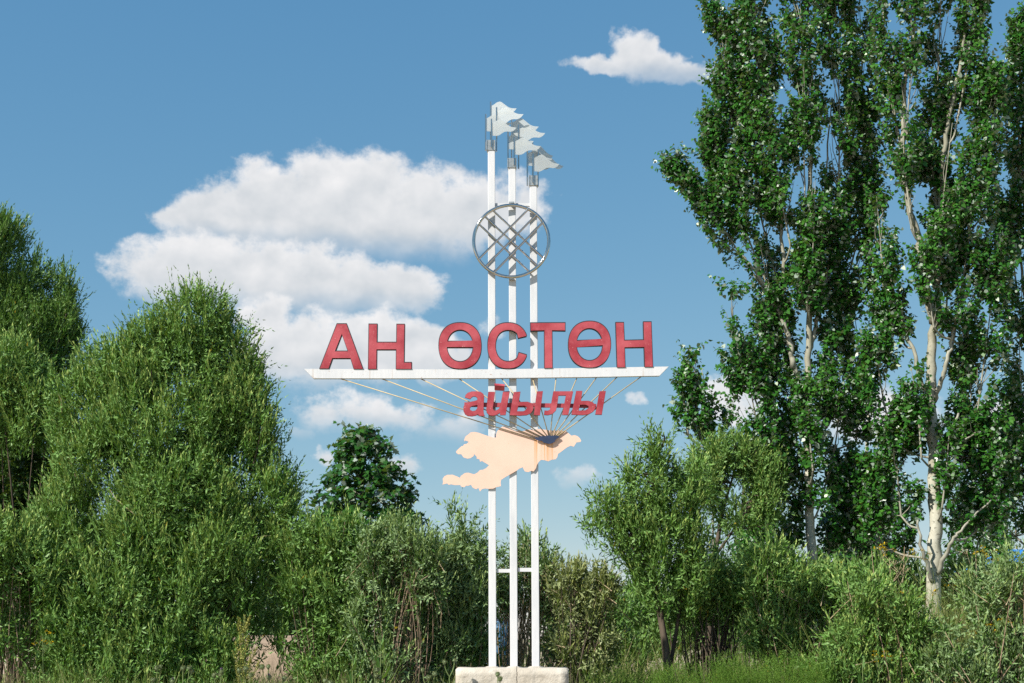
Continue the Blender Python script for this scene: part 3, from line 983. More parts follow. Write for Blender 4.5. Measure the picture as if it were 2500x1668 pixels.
def willow(name, label, cat, group, base_px, lobes, Y, material, pocket=-.22, per=230, m=18, L=.105, Wd=.0235, slen=(.34, .72), up=1.1, outw=.5, seed=1,
           nstem=26, stem_mat='bark_willow', thresh=-.85, stem_r=(.022, .006), trunk=None, nscale=1.0, tip=.62, a0=38, twig_n=0, low=-.75, fill=1.0, zmin=.25):
    rng = np.random.default_rng(seed)
    b = W(base_px, HORIZON, Y); b.z = 0
    root = empty(name, b, label, cat, group)
    LB = lobes_world(lobes, Y)
    p, o = crown_points(rng, LB, per * 1.3, thresh, nscale, low=low, pocket=pocket)
    n = len(p)
    dirs = nrm(np.array([[0, 0, up]]) + o * np.array([[outw, outw, outw * .5]]) + rng.normal(0, .20, (n, 3)))
    ln = rng.uniform(*slen, n)
    start = p - dirs * (ln * .55)[:, None]
    ok = start[:, 2] > zmin
    start, dirs, ln = start[ok], dirs[ok], ln[ok]
    A = shoots(rng, start, dirs, ln, m, L, Wd, a0=a0, a1=9, tip=tip)
    # short inner sprays, pointing every way, that close the inside of the crown
    p2, o2 = crown_points(rng, LB, per * fill, thresh - .1, nscale, rmin=.15, low=-.9, rmax=.84)
    d2 = nrm(o2 * .6 + rng.normal(0, .5, p2.shape) + np.array([[0, 0, .25]]))
    ok = p2[:, 2] > zmin
    p2, d2 = p2[ok], d2[ok]
    B = shoots(rng, p2, d2, rng.uniform(.2, .36, len(p2)), 10, L * .95, Wd * 1.25, a0=70, a1=35, tip=.12, bend=.3)  # low tip tint: the crown's inner shade is partly put into leaf colour
    P, D, Sd, LL, WW, T = [np.concatenate(q) for q in zip(A, B)]
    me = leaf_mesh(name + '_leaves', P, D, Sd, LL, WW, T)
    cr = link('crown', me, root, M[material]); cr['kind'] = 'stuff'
    # stems from the ground into the lobes
    idx = rng.choice(len(p), size=min(nstem, len(p)), replace=False)
    if trunk:
        mb = MB()
        ends = []
        for path, r0, r1 in trunk:
            pts = curve([W(x, y, Y + dz) for x, y, dz in path], 6)
            if path[0][1] > 1600:
                pts[0].z = min(pts[0].z, -.05)
            mb.tube(pts, [r0 + (r1 - r0) * i / (len(pts) - 1) for i in range(len(pts))], 9)
            ends += pts[len(pts) // 3:]
        mb.build('trunk', M['bark_dark' if stem_mat == 'bark_dark' else 'bark_willow'], root, smooth=True)
        mb = MB()
        for i in idx:
            q = Vector(p[i])
            e = min(ends, key=lambda v: (v - q).length + (2 if v.z > q.z else 0))
            mid = e.lerp(q, .5) + Vector((rng.normal(0, .06), rng.normal(0, .06), rng.uniform(-.05, .12)))
            pts = curve([e, mid, q], 4)
            mb.tube(pts, [stem_r[0] * (1 - .75 * k_ / (len(pts) - 1)) for k_ in range(len(pts))], 5, caps=False)
        mb.build('branches', M[stem_mat], root, smooth=True)['kind'] = 'stuff'
    else:
        stems_for(rng, b, [p[i] for i in idx], stem_r[0], stem_r[1], 'stems', M[stem_mat], root)
    if twig_n:
        mb = MB()
        for i in rng.choice(n, size=twig_n):
            q = Vector(p[i]); d = Vector(dirs[i % len(dirs)])
            d = (d + Vector(rng.normal(0, .5, 3))).normalized()
            l = rng.uniform(.25, .6)
            mb.tube([q - d * l, q - d * l * .4 + Vector(rng.normal(0, .03, 3)), q], [.007, .005, .002], 4, caps=False)
        mb.build('dry_twigs', M['stalk'], root)['kind'] = 'stuff'
    return root

def leaf_parts(rng, root, me_leaf, P, D, Sd, LL, WW, count, material, frontness):
    """the leaves that show largest, each an object of its own under its tree"""
    idx = np.argsort(frontness)[:count]
    for i in idx:
        o = bpy.data.objects.new('leaf', me_leaf)
        COL.objects.link(o)
        o.parent = root
        N = np.cross(D[i], Sd[i])
        m_ = Matrix(((D[i][0] * LL[i], Sd[i][0] * WW[i], N[0] * LL[i], P[i][0]),
                     (D[i][1] * LL[i], Sd[i][1] * WW[i], N[1] * LL[i], P[i][1]),
                     (D[i][2] * LL[i], Sd[i][2] * WW[i], N[2] * LL[i], P[i][2]), (0, 0, 0, 1)))
        o.matrix_parent_inverse = Matrix.Identity(4)
        o.matrix_local = Matrix.Translation(-root.location) @ m_
    keep = np.ones(len(P), bool); keep[idx] = False
    return keep

def unit_leaf(name, tmpl, material, tint=.6):
    one = np.ones(1)
    me = leaf_mesh(name, np.zeros((1, 3)), np.array([[1., 0, 0]]), np.array([[0, 1., 0]]), one, one, np.array([tint]), tmpl)
    me.materials.append(material)
    return me

def poplar(name, label, group, base_px, Y, trunks, plumes, seed, per=420, L=.082, mat_leaf='poplar', nleaf=220, m=10, bark='bark_poplar'):
    """trunks: (px path with depth offsets, r0, r1); plumes: (px path, radius px start, mid, end, density)"""
    rng = np.random.default_rng(seed)
    b = W(base_px, HORIZON, Y); b.z = 0
    root = empty(name, b, label, 'tree', group)
    first = True
    wood = []
    limbs = MB(); tr = MB()
    for path, r0, r1 in trunks:
        pts = curve([W(x, y, Y + dz) for x, y, dz in path], 7)
        if first:
            pts[0].z = -.1
            pts[0].x, pts[0].y = b.x, b.y
        for i in range(1, len(pts) - 1):
            pts[i] = pts[i] + Vector((rng.normal(0, .012), rng.normal(0, .02), 0))
        rad = [r0 + (r1 - r0) * (i / (len(pts) - 1)) ** .8 for i in range(len(pts))]
        (tr if first else limbs).tube(pts, rad, 12 if first else 8)
        wood += pts[1:]
        first = False
    tr.build('trunk', M[bark], root, smooth=True)
    BASE, DIR, LEN = [], [], []
    for path, ra, rb, rc_, dens in plumes:
        pts = curve([W(x, y, Y + dz) for x, y, dz in path], 12)
        arr = np.array(pts)
        seg = np.linalg.norm(np.diff(arr, axis=0), axis=1)
        tot = seg.sum()
        s = mpp(Y)
        n = int(per * dens * tot * (ra + rb * 2 + rc_) / 4 * s * 2)
        u = rng.random(n)
        f = u * (len(arr) - 1)
        i0 = np.minimum(f.astype(int), len(arr) - 2); fr = (f - i0)[:, None]
        c = arr[i0] * (1 - fr) + arr[i0 + 1] * fr
        rad = np.interp(u, [0, .45, 1], [ra, rb, rc_]) * s * .80
        ang = rng.random(n) * 6.283
        rr_ = np.sqrt(rng.random(n)) * rad
        offs = np.stack([np.cos(ang) * rr_, np.sin(ang) * rr_ * 1.1, rng.normal(0, .08, n)], 1)
        pp = c + offs
        keep = pseudo(pp, 2.0) > -.22 + rng.normal(0, .15, n)
        ax = nrm(arr[i0 + 1] - arr[i0])
        outd = nrm(np.stack([np.cos(ang), np.sin(ang), np.zeros(n)], 1))
        d = nrm(ax * .95 + outd * .42 + rng.normal(0, .22, (n, 3)))
        BASE.append(pp[keep]); DIR.append(d[keep]); LEN.append(rng.uniform(.16, .36, n)[keep])
        e = min(wood, key=lambda v: (v - pts[0]).length + (3 if v.z > pts[0].z - .15 else 0))
        lead = curve([e, e.lerp(pts[0], .5) + Vector((0, 0, -.06)), pts[0]], 3)
        limbs.tube(lead, [.022 - .001 * i for i in range(len(lead))], 6, caps=False)
        limbs.tube(pts, [(.015 * (1 - i / (len(pts) - 1)) + .004) for i in range(len(pts))], 6, caps=False)
        for i in rng.choice(n, size=max(3, n // 40)):           # side branches
            q = Vector(pp[i])
            j = max(0, int(f[i]) - 4)
            e = Vector(arr[j])
            limbs.tube([e, e.lerp(q, .5) + Vector((rng.normal(0, .03), rng.normal(0, .03), -.04)), q], [.010, .007, .003], 4, caps=False)
    limbs.build('limbs', M['bark_limb'], root, smooth=True)['kind'] = 'stuff'
    base, dirs, ln = np.concatenate(BASE), np.concatenate(DIR), np.concatenate(LEN)
    n = len(base)
    # each leaf hangs on its stalk: blade outward and down, upper side to the light
    P, D, Sd, LL, WW, T = shoots(rng, base, dirs, ln, m, L, L * .86, a0=85, a1=35, roll=.55, tip=.25, bend=.25, taper=.3)
    droop = rng.uniform(.1, .95, len(P))[:, None]
    D = nrm(D + np.array([[0, 0, -1.]]) * droop)
    upv = nrm(np.array([[-.28, -.40, .75]]) + rng.normal(0, .75, D.shape))
    Sd = nrm(np.cross(upv, D))
    turned = rng.random(len(P)) < .05                             # leaves the wind has turned over
    Sd[turned] *= -1
    T[T > .98] = .8
    fr = np.abs(np.cross(D, Sd)[:, 1]) * -.6 + (P[:, 1] - Y) * .8 + rng.random(len(P)) * .8
    vis = (P[:, 2] < W(2000, 20, Y).z) & (np.abs(P[:, 0]) < W(2480, 800, Y).x)
    fr[~vis] = 99
    keep = leaf_parts(rng, root, unit_leaf('poplar_leaf', POPLAR_T, M[mat_leaf]), P, D, Sd, LL, WW, nleaf, None, fr) if nleaf else np.ones(len(P), bool)
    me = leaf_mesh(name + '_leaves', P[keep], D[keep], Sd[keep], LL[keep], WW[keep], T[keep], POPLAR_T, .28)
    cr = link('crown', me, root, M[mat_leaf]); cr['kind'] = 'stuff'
    return root

# ------------------------------------------------------------------ willows on the left
WG = 'willow shrubs beside the sign'
willow('willow_tree', 'dark tall willow at the left edge, rising behind the other shrubs', 'tree', None, -60, [
    (-70, 650, 150, 140), (-5, 610, 60, 100), (50, 710, 90, 100), (120, 740, 75, 90), (160, 790, 50, 70), (90, 820, 120, 80), (-20, 800, 150, 150), (30, 900, 170, 90), (-80, 980, 160, 150), (60, 1000, 120, 100), (60, 1120, 150, 110)],
    26.5, 'willow_dark', pocket=-.7, per=215, seed=3, nstem=40, stem_mat='bark_dark', stem_r=(.05, .01), tip=.4)
willow('willow_shrub', 'large round willow shrub left of the sign, its dome reaching above the red letters', 'shrub', WG, 400, [
    (490, 786, 95, 100), (400, 835, 115, 98), (550, 860, 88, 105), (300, 925, 125, 120), (450, 930, 150, 120), (590, 970, 66, 115), (215, 1015, 112, 125),
    (560, 1010, 120, 110), (380, 1060, 170, 120, -.3), (240, 1150, 130, 130, -.2), (540, 1130, 140, 110), (640, 1090, 52, 100), (690, 1200, 44, 80),
    (440, 1200, 170, 110, -.5), (630, 1230, 110, 110, -.2), (200, 1290, 120, 120, -.4), (330, 1320, 150, 120, -.6), (520, 1340, 150, 110, -.6), (660, 1340, 90, 90, -.3),
    (160, 1430, 110, 100, -.6), (280, 1460, 140, 100, -.8), (430, 1460, 130, 90, -.8), (570, 1440, 90, 70, -.6), (220, 1560, 150, 90, -.9), (380, 1580, 130, 80, -.9), (500, 1560, 90, 70, -.9), (640, 1510, 70, 50, -.3, .6), (700, 1560, 60, 60, -.2, .25), (650, 1600, 60, 50, -.4, .2), (560, 1600, 60, 60, -.9), (540, 1660, 80, 40, -1.), (300, 1660, 220, 70, -1.)],
    22.6, 'willow', per=188, seed=5, nstem=26, stem_mat='bark_dark', stem_r=(.035, .008), thresh=-.8, twig_n=40)
willow('willow_shrub', 'willow shrub at the left edge, lower than the dark tall willow behind it', 'shrub', WG, 20, [
    (20, 930, 90, 100), (90, 980, 60, 90), (-30, 1000, 90, 110), (50, 1050, 90, 60)], 23.4, 'willow', per=230, seed=8, nstem=5, stem_mat='bark_dark', stem_r=(.03, .008))
willow('willow_shrub', 'low willow shrub in the bottom left corner with pale stems at its foot', 'shrub', WG, 20, [
    (30, 1340, 90, 80), (95, 1390, 70, 90), (20, 1430, 110, 90), (-40, 1380, 90, 120), (70, 1500, 70, 70), (10, 1560, 60, 50)], 21.4, 'willow', per=240, seed=9, nstem=26, stem_mat='bark_twig', stem_r=(.011, .004), twig_n=30)

def broad_bush():
    rng = np.random.default_rng(21)
    Y = 24.2
    b = W(30, HORIZON, Y); b.z = 0
    root = empty('broadleaf_bush', b, 'dark broad-leaved bush in the shade between two willows at the left edge', 'bush')
    LB = lobes_world([(20, 1150, 130, 130), (80, 1220, 70, 110), (-20, 1260, 110, 110), (60, 1320, 80, 90)], Y)
    p, o = crown_points(rng, LB, 190, -.8)
    d = nrm(o + rng.normal(0, .5, o.shape) + np.array([[0, 0, -.2]]))
    P, D, Sd, LL, WW, T = shoots(rng, p, d, np.full(len(p), .25), 8, .07, .055, a0=80, a1=40, roll=.6, tip=.2)
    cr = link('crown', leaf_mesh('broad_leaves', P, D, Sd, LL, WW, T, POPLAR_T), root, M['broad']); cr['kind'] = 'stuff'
    stems_for(rng, b, [p[i] for i in rng.choice(len(p), 14)], .04, .01, 'stems', M['bark_dark'], root)
broad_bush()

# ------------------------------------------------------------------ low willows in front of and behind the posts
willow('willow_shrub', 'low willow shrub next to the big dome, above the pale earth gap', 'shrub', WG, 800, [
    (735, 1330, 60, 75), (790, 1340, 80, 75), (850, 1350, 70, 80), (740, 1430, 70, 70), (830, 1450, 100, 80), (790, 1530, 60, 50), (780, 1600, 50, 50), (760, 1650, 50, 40), (850, 1560, 90, 80), (820, 1650, 80, 50)],
    22.0, 'willow', per=230, seed=12, nstem=40, stem_r=(.02, .006), slen=(.34, .7))
willow('willow_shrub', 'low willow shrub below the dark maple, with bare brown stems in its middle', 'shrub', WG, 985, [
    (910, 1345, 70, 80), (980, 1340, 70, 80), (1035, 1370, 50, 80), (920, 1430, 70, 60), (1040, 1440, 50, 60), (980, 1440, 60, 50, .3, .6), (900, 1520, 60, 60), (1000, 1540, 70, 50, .4, .4), (940, 1620, 90, 40)],
    21.6, 'willow_grey', per=210, seed=13, nstem=60, stem_mat='bark_twig', stem_r=(.010, .0035), slen=(.34, .7), twig_n=90)
willow('willow_shrub', 'willow shrub just left of the white posts, its tip higher than its neighbours', 'shrub', WG, 1110, [
    (1105, 1290, 55, 70), (1150, 1330, 45, 70), (1075, 1350, 50, 60), (1120, 1390, 75, 70), (1090, 1460, 80, 70), (1150, 1470, 50, 80), (1110, 1560, 80, 60), (1165, 1570, 40, 50), (1060, 1640, 70, 40)],
    22.3, 'willow_grey', per=230, seed=14, nstem=30, stem_mat='bark_twig', stem_r=(.012, .004), slen=(.34, .7))
willow('willow_shrub', 'thin willow shrub seen between the white posts with a tangle of brown sticks', 'shrub', WG, 1270, [
    (1290, 1360, 36, 60), (1225, 1400, 40, 70), (1320, 1400, 40, 60), (1270, 1440, 60, 50), (1330, 1470, 50, 50), (1230, 1470, 35, 35)],
    23.4, 'willow_grey', per=190, seed=15, nstem=150, stem_mat='stalk', stem_r=(.010, .004), slen=(.34, .7), twig_n=60)  # brighter stalk colour stands in for sunlight the shaded sticks lack
willow('willow_shrub', 'yellowish half-dry willow shrub just right of the white posts', 'shrub', WG, 1400, [
    (1375, 1420, 45, 50), (1430, 1430, 60, 55), (1470, 1450, 40, 50), (1400, 1500, 70, 50), (1380, 1580, 50, 40), (1460, 1560, 60, 50), (1440, 1630, 60, 40)],
    23.0, 'willow_dry', per=190, seed=16, nstem=70, stem_mat='bark_dark', stem_r=(.014, .005), slen=(.25, .5), twig_n=90)

# ------------------------------------------------------------------ willows on the right
willow('willow_tree', 'small willow tree with a dark forked trunk right of the posts', 'tree', None, 1632, [
    (1600, 1100, 42, 62), (1560, 1200, 75, 75), (1490, 1250, 65, 65), (1640, 1220, 80, 85), (1700, 1190, 45, 60), (1575, 1300, 100, 75), (1450, 1290, 42, 42), (1660, 1320, 80, 70), (1600, 1390, 80, 55), (1520, 1340, 70, 45), (1650, 1440, 80, 60), (1700, 1400, 60, 60)],
    22.4, 'willow', per=185, seed=17, nstem=90, stem_mat='bark_dark', stem_r=(.022, .006), thresh=-.9, slen=(.34, .7), fill=.9,
    trunk=[([(1632, 1900, 0), (1630, 1640, 0), (1612, 1500, 0), (1594, 1380, 0), (1590, 1240, 0), (1600, 1120, 0)], .075, .015),
           ([(1632, 1640, .1), (1648, 1560, .2), (1664, 1450, .2), (1680, 1290, .2)], .04, .012),
           ([(1600, 1420, 0), (1540, 1330, -.2), (1480, 1270, -.2)], .03, .008)])
willow('willow_tree', 'leaning willow with a pale green top, between the small willow and the left poplar', 'tree', None, 1735, [
    (1800, 1120, 85, 65), (1730, 1130, 60, 55), (1855, 1165, 55, 70), (1780, 1195, 90, 60), (1865, 1240, 45, 60), (1700, 1180, 45, 45), (1810, 1260, 70, 50)],
    25.2, 'willow', per=200, seed=18, nstem=60, stem_mat='bark_dark', stem_r=(.022, .006), slen=(.34, .7),
    trunk=[([(1735, 1900, 0), (1735, 1450, 0), (1750, 1330, 0), (1770, 1230, 0), (1800, 1130, 0)], .07, .012), ([(1745, 1360, 0), (1800, 1280, 0), (1850, 1200, .1)], .03, .01)])
willow('willow_shrub', 'willow shrub on bare dark upright stems, right of the forked trunk', 'shrub', WG, 1740, [
    (1770, 1390, 60, 50), (1715, 1430, 60, 50), (1800, 1440, 55, 50), (1750, 1480, 80, 45), (1690, 1490, 50, 45)],
    22.9, 'willow', per=230, seed=19, nstem=70, stem_mat='bark_dark', stem_r=(.02, .008), slen=(.34, .7))
willow('willow_shrub', 'grey-green willow shrub hiding the foot of the left poplar', 'shrub', WG, 1920, [
    (1880, 1380, 65, 60), (1925, 1425, 60, 55), (2030, 1440, 55, 55), (1860, 1450, 70, 60), (2000, 1440, 60, 60), (1930, 1470, 90, 60), (1990, 1520, 80, 60), (1880, 1540, 80, 50), (1960, 1590, 90, 50), (2060, 1480, 50, 60)],
    22.2, 'willow', per=215, seed=20, nstem=80, stem_mat='bark_twig', stem_r=(.016, .005), slen=(.34, .7), twig_n=80)
willow('willow_shrub', 'grey-green willow shrub in the bottom right corner', 'shrub', WG, 2430, [
    (2400, 1440, 80, 60), (2470, 1410, 70, 65), (2360, 1490, 80, 60), (2350, 1550, 90, 55), (2440, 1570, 90, 60), (2310, 1620, 90, 50), (2400, 1650, 110, 50), (2500, 1560, 60, 80), (2300, 1690, 80, 40), (2490, 1670, 80, 50)],
    20.7, 'willow_grey', per=190, seed=22, nstem=70, stem_mat='bark_twig', stem_r=(.014, .004), slen=(.34, .7), twig_n=60)
willow('willow_shrub', 'low willow shrub in front of the pale trunk of the right poplar', 'shrub', WG, 2190, [
    (2100, 1460, 60, 60), (2180, 1490, 60, 55), (2130, 1530, 60, 50), (2210, 1540, 60, 50), (2280, 1550, 60, 45), (2150, 1610, 80, 50), (2240, 1630, 90, 50), (2070, 1570, 60, 60), (2060, 1650, 70, 50), (2160, 1680, 90, 50), (2010, 1640, 50, 40)],
    20.9, 'willow', per=190, seed=23, nstem=60, stem_mat='bark_twig', stem_r=(.014, .004), slen=(.34, .7), twig_n=90)

# ------------------------------------------------------------------ shrubs further back that close the gaps
BG = 'shrubs in the second row'
for i, (px, lobes, Y, lb) in enumerate((
    (120, [(60, 1300, 180, 160), (240, 1400, 200, 150), (80, 1500, 200, 120), (260, 1600, 240, 90)], 27, 'dark bush behind the left willows, seen only through gaps between their leaves'),
    (520, [(430, 1250, 170, 200), (560, 1350, 150, 150), (420, 1480, 200, 130), (540, 1490, 90, 60)], 26, 'dark bush behind the big willow dome'),
    (820, [(760, 1420, 100, 90), (880, 1400, 110, 90), (850, 1520, 130, 80), (900, 1620, 120, 60)], 28, 'dark bush under the maple, behind the low willows'),
    (1060, [(1000, 1430, 100, 90), (1110, 1420, 90, 100), (1050, 1530, 130, 80), (1130, 1600, 110, 60)], 28, 'dark bush behind the willow left of the posts'),
    (1420, [(1370, 1490, 70, 50), (1460, 1500, 80, 60), (1420, 1580, 110, 60), (1520, 1600, 90, 50)], 29, 'dark bush behind the half-dry willow right of the posts'),
    (1650, [(1600, 1480, 110, 60), (1720, 1470, 100, 70), (1660, 1560, 140, 60)], 34, 'low bush in the distance behind the forked trunk'),
    (1880, [(1830, 1420, 90, 80), (1930, 1430, 100, 80), (1880, 1540, 140, 80)], 28, 'dark bush behind the grey-green willow at the left poplar'),
    (2120, [(2060, 1450, 110, 80), (2180, 1440, 110, 70), (2120, 1560, 150, 80)], 29, 'dark bush between the two pale poplar trunks'),
    (2400, [(2330, 1440, 100, 70), (2420, 1460, 110, 60), (2500, 1450, 80, 50), (2400, 1560, 170, 80)], 29, 'dark bush behind the right poplar, below the blue roof'))):
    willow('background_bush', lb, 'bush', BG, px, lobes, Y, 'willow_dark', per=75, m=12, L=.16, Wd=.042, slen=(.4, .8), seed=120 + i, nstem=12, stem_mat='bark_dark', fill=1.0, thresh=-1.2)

# ------------------------------------------------------------------ maple behind the low willows
def maple():
    rng = np.random.default_rng(31)
    Y = 26.5
    b = W(880, HORIZON, Y); b.z = 0
    root = empty('maple_tree', b, 'dark young maple with a pointed crown behind the low willows', 'tree')
    mb = MB()
    mb.tube(curve([b + Vector((0, 0, -.1)), W(882, 1300, Y), W(884, 1150, Y), W(876, 1036, Y)], 6), [.07 * (1 - i / 19) + .006 for i in range(19)], 8)
    mb.build('trunk', M['bark_dark'], root, smooth=True)
    s = mpp(Y)
    n = 580
    u = rng.random(n) ** .75
    py = 1050 + u * 290
    half = np.interp(py, [1040, 1080, 1120, 1180, 1240, 1300, 1340], [6, 40, 62, 88, 114, 122, 90]) * (1 + .14 * np.sin(py * .11))
    ang = rng.random(n) * 6.283
    rr_ = np.sqrt(rng.random(n)) ** .8 * half
    base = np.array([W(880 + (y - 1040) * .06 + r_ * math.cos(a), y, Y + r_ * math.sin(a) * s) for r_, a, y in zip(rr_, ang, py)])
    outd = np.stack([np.cos(ang), np.sin(ang), np.full(n, .55)], 1)
    d = nrm(outd + rng.normal(0, .3, (n, 3)))
    mb = MB()
    for i in range(0, n, 5):
        q = Vector(base[i])
        e = Vector((b.x + (q.x - b.x) * .1, Y, q.z - .35))
        mb.tube([e, e.lerp(q, .5) + Vector((0, 0, -.05)), q], [.012, .008, .003], 4, caps=False)
    for px, py_ in ((842, 1050), (895, 1040), (926, 1056), (950, 1090), (815, 1130)):
        e = W(px + 4, py_ + 70, Y); q = W(px, py_, Y)
        mb.tube([e, q], [.008, .003], 4, caps=False)
    mb.build('branches', M['bark_limb'], root)['kind'] = 'stuff'
    P, D, Sd, LL, WW, T = shoots(rng, base, d, rng.uniform(.15, .3, n), 6, .135, .135, a0=80, a1=50, roll=.4, tip=.15, bend=.3, taper=.3)
    D = nrm(D + np.array([[0, 0, -.55]]))
    upv = nrm(np.array([[-.1, -.25, 1.]]) + rng.normal(0, .38, D.shape))
    Sd = nrm(np.cross(upv, D))
    fl = rng.random(len(P)) < .06
    Sd[fl] *= -1
    T[T > .98] = .9
    # small pale leaves on the top shoots
    tops = np.array([W(x, y, Y) for x, y in ((842, 1050), (895, 1040), (926, 1056), (876, 1036), (950, 1090), (815, 1130))])
    P2, D2, S2, L2, W2, T2 = shoots(rng, tops - np.array([[0, 0, .25]]), np.tile([[0, 0, 1.]], (6, 1)), np.full(6, .28), 9, .07, .06, a0=80, a1=20)
    P, D, Sd, LL, WW, T = [np.concatenate(q) for q in ((P, P2), (D, D2), (Sd, S2), (LL, L2), (WW, W2), (T, T2 * .5 + .45))]
    fr = -np.abs(np.cross(D, Sd)[:, 1]) * .5 + (P[:, 1] - Y) + rng.random(len(P)) * .3 + np.where(P[:, 2] < W(880, 1270, Y).z, 5, 0)
    keep = leaf_parts(rng, root, unit_leaf('maple_leaf', MAPLE_T, M['maple'], .5), P, D, Sd, LL, WW, 300, None, fr)
    cr = link('crown', leaf_mesh('maple_leaves', P[keep], D[keep], Sd[keep], LL[keep], WW[keep], T[keep], MAPLE_T), root, M['maple']); cr['kind'] = 'stuff'
maple()

# ------------------------------------------------------------------ poplars
poplar('poplar_tree', 'white poplar nearest the sign, fanning out left above the small willows', 'white poplars on the right', 1988, 25.5, [
    ([(1988, 1900, 0), (1984, 1420, 0), (1976, 1250, 0), (1972, 1050, 0), (1974, 900, 0), (1976, 700, 0), (1976, 480, 0), (1984, 250, 0), (1975, 60, 0), (1970, -150, 0)], .108, .015),
    ([(1974, 1000, 0), (1940, 900, -.1), (1925, 820, -.1), (1880, 720, -.1), (1840, 660, -.1), (1800, 610, -.1)], .06, .02),
    ([(1936, 900, -.1), (1915, 760, 0), (1912, 600, 0), (1902, 480, 0), (1880, 300, 0)], .055, .015),
    ([(1974, 860, 0), (1996, 770, .1), (2006, 640, .1), (2012, 480, .2), (2030, 250, .2)], .045, .012),
    ([(1974, 1230, 0), (1940, 1120, .3), (1905, 1000, .3)], .035, .01)],
    [([(1920, 790, 0), (1800, 610, -.1), (1715, 480, -.1), (1645, 405, -.1)], 40, 52, 16, 1.0),
     ([(1900, 760, 0), (1810, 540, 0), (1760, 400, 0), (1738, 285, 0)], 50, 66, 20, 1.05),
     ([(1900, 700, .3), (1850, 500, .2), (1805, 320, .2), (1770, 150, .1), (1755, 20, .1)], 55, 62, 36, 1.0),
     ([(1930, 600, -.2), (1880, 350, -.1), (1850, 120, 0), (1840, -120, 0)], 50, 62, 60, 1.0),
     ([(1975, 760, -.3), (1965, 480, -.2), (1960, 220, -.2), (1950, -120, -.2)], 40, 44, 60, .8),
     ([(2005, 760, .2), (2040, 520, .2), (2050, 300, .1), (2040, 60, .1), (2040, -120, .1)], 48, 55, 60, 1.0),
     ([(2030, 800, .5), (2090, 600, .5), (2110, 420, .5), (2105, 200, .4), (2095, -100, .4)], 46, 46, 46, .8),
     ([(1890, 1090, -.2), (1815, 900, -.2), (1790, 790, -.2), (1785, 715, -.2)], 48, 58, 22, 1.0),
     ([(1900, 1180, -.1), (1850, 1040, -.1), (1830, 900, -.1), (1850, 800, 0)], 56, 60, 46, .95),
     ([(1960, 1150, .2), (1930, 1000, .2), (1900, 860, .2), (1890, 740, .2)], 56, 56, 50, .9),
     ([(2000, 1240, 0), (2040, 1080, .1), (2050, 940, .1), (2040, 800, .2)], 66, 62, 50, 1.0),
     ([(1930, 1340, .3), (1900, 1240, .3), (1890, 1130, .3)], 60, 64, 50, 1.0),
     ([(2030, 1340, .5), (2070, 1240, .5), (2080, 1120, .5)], 66, 66, 56, 1.1),
     ([(2090, 1080, .6), (2100, 900, .5), (2080, 720, .5)], 50, 50, 40, .9),
     ([(1985, 1150, -.5), (1975, 1050, -.5), (1970, 930, -.5)], 30, 36, 28, .8), ([(1970, 740, -.4), (1985, 600, -.4), (1990, 440, -.4)], 26, 34, 30, .8)], seed=41, per=270)

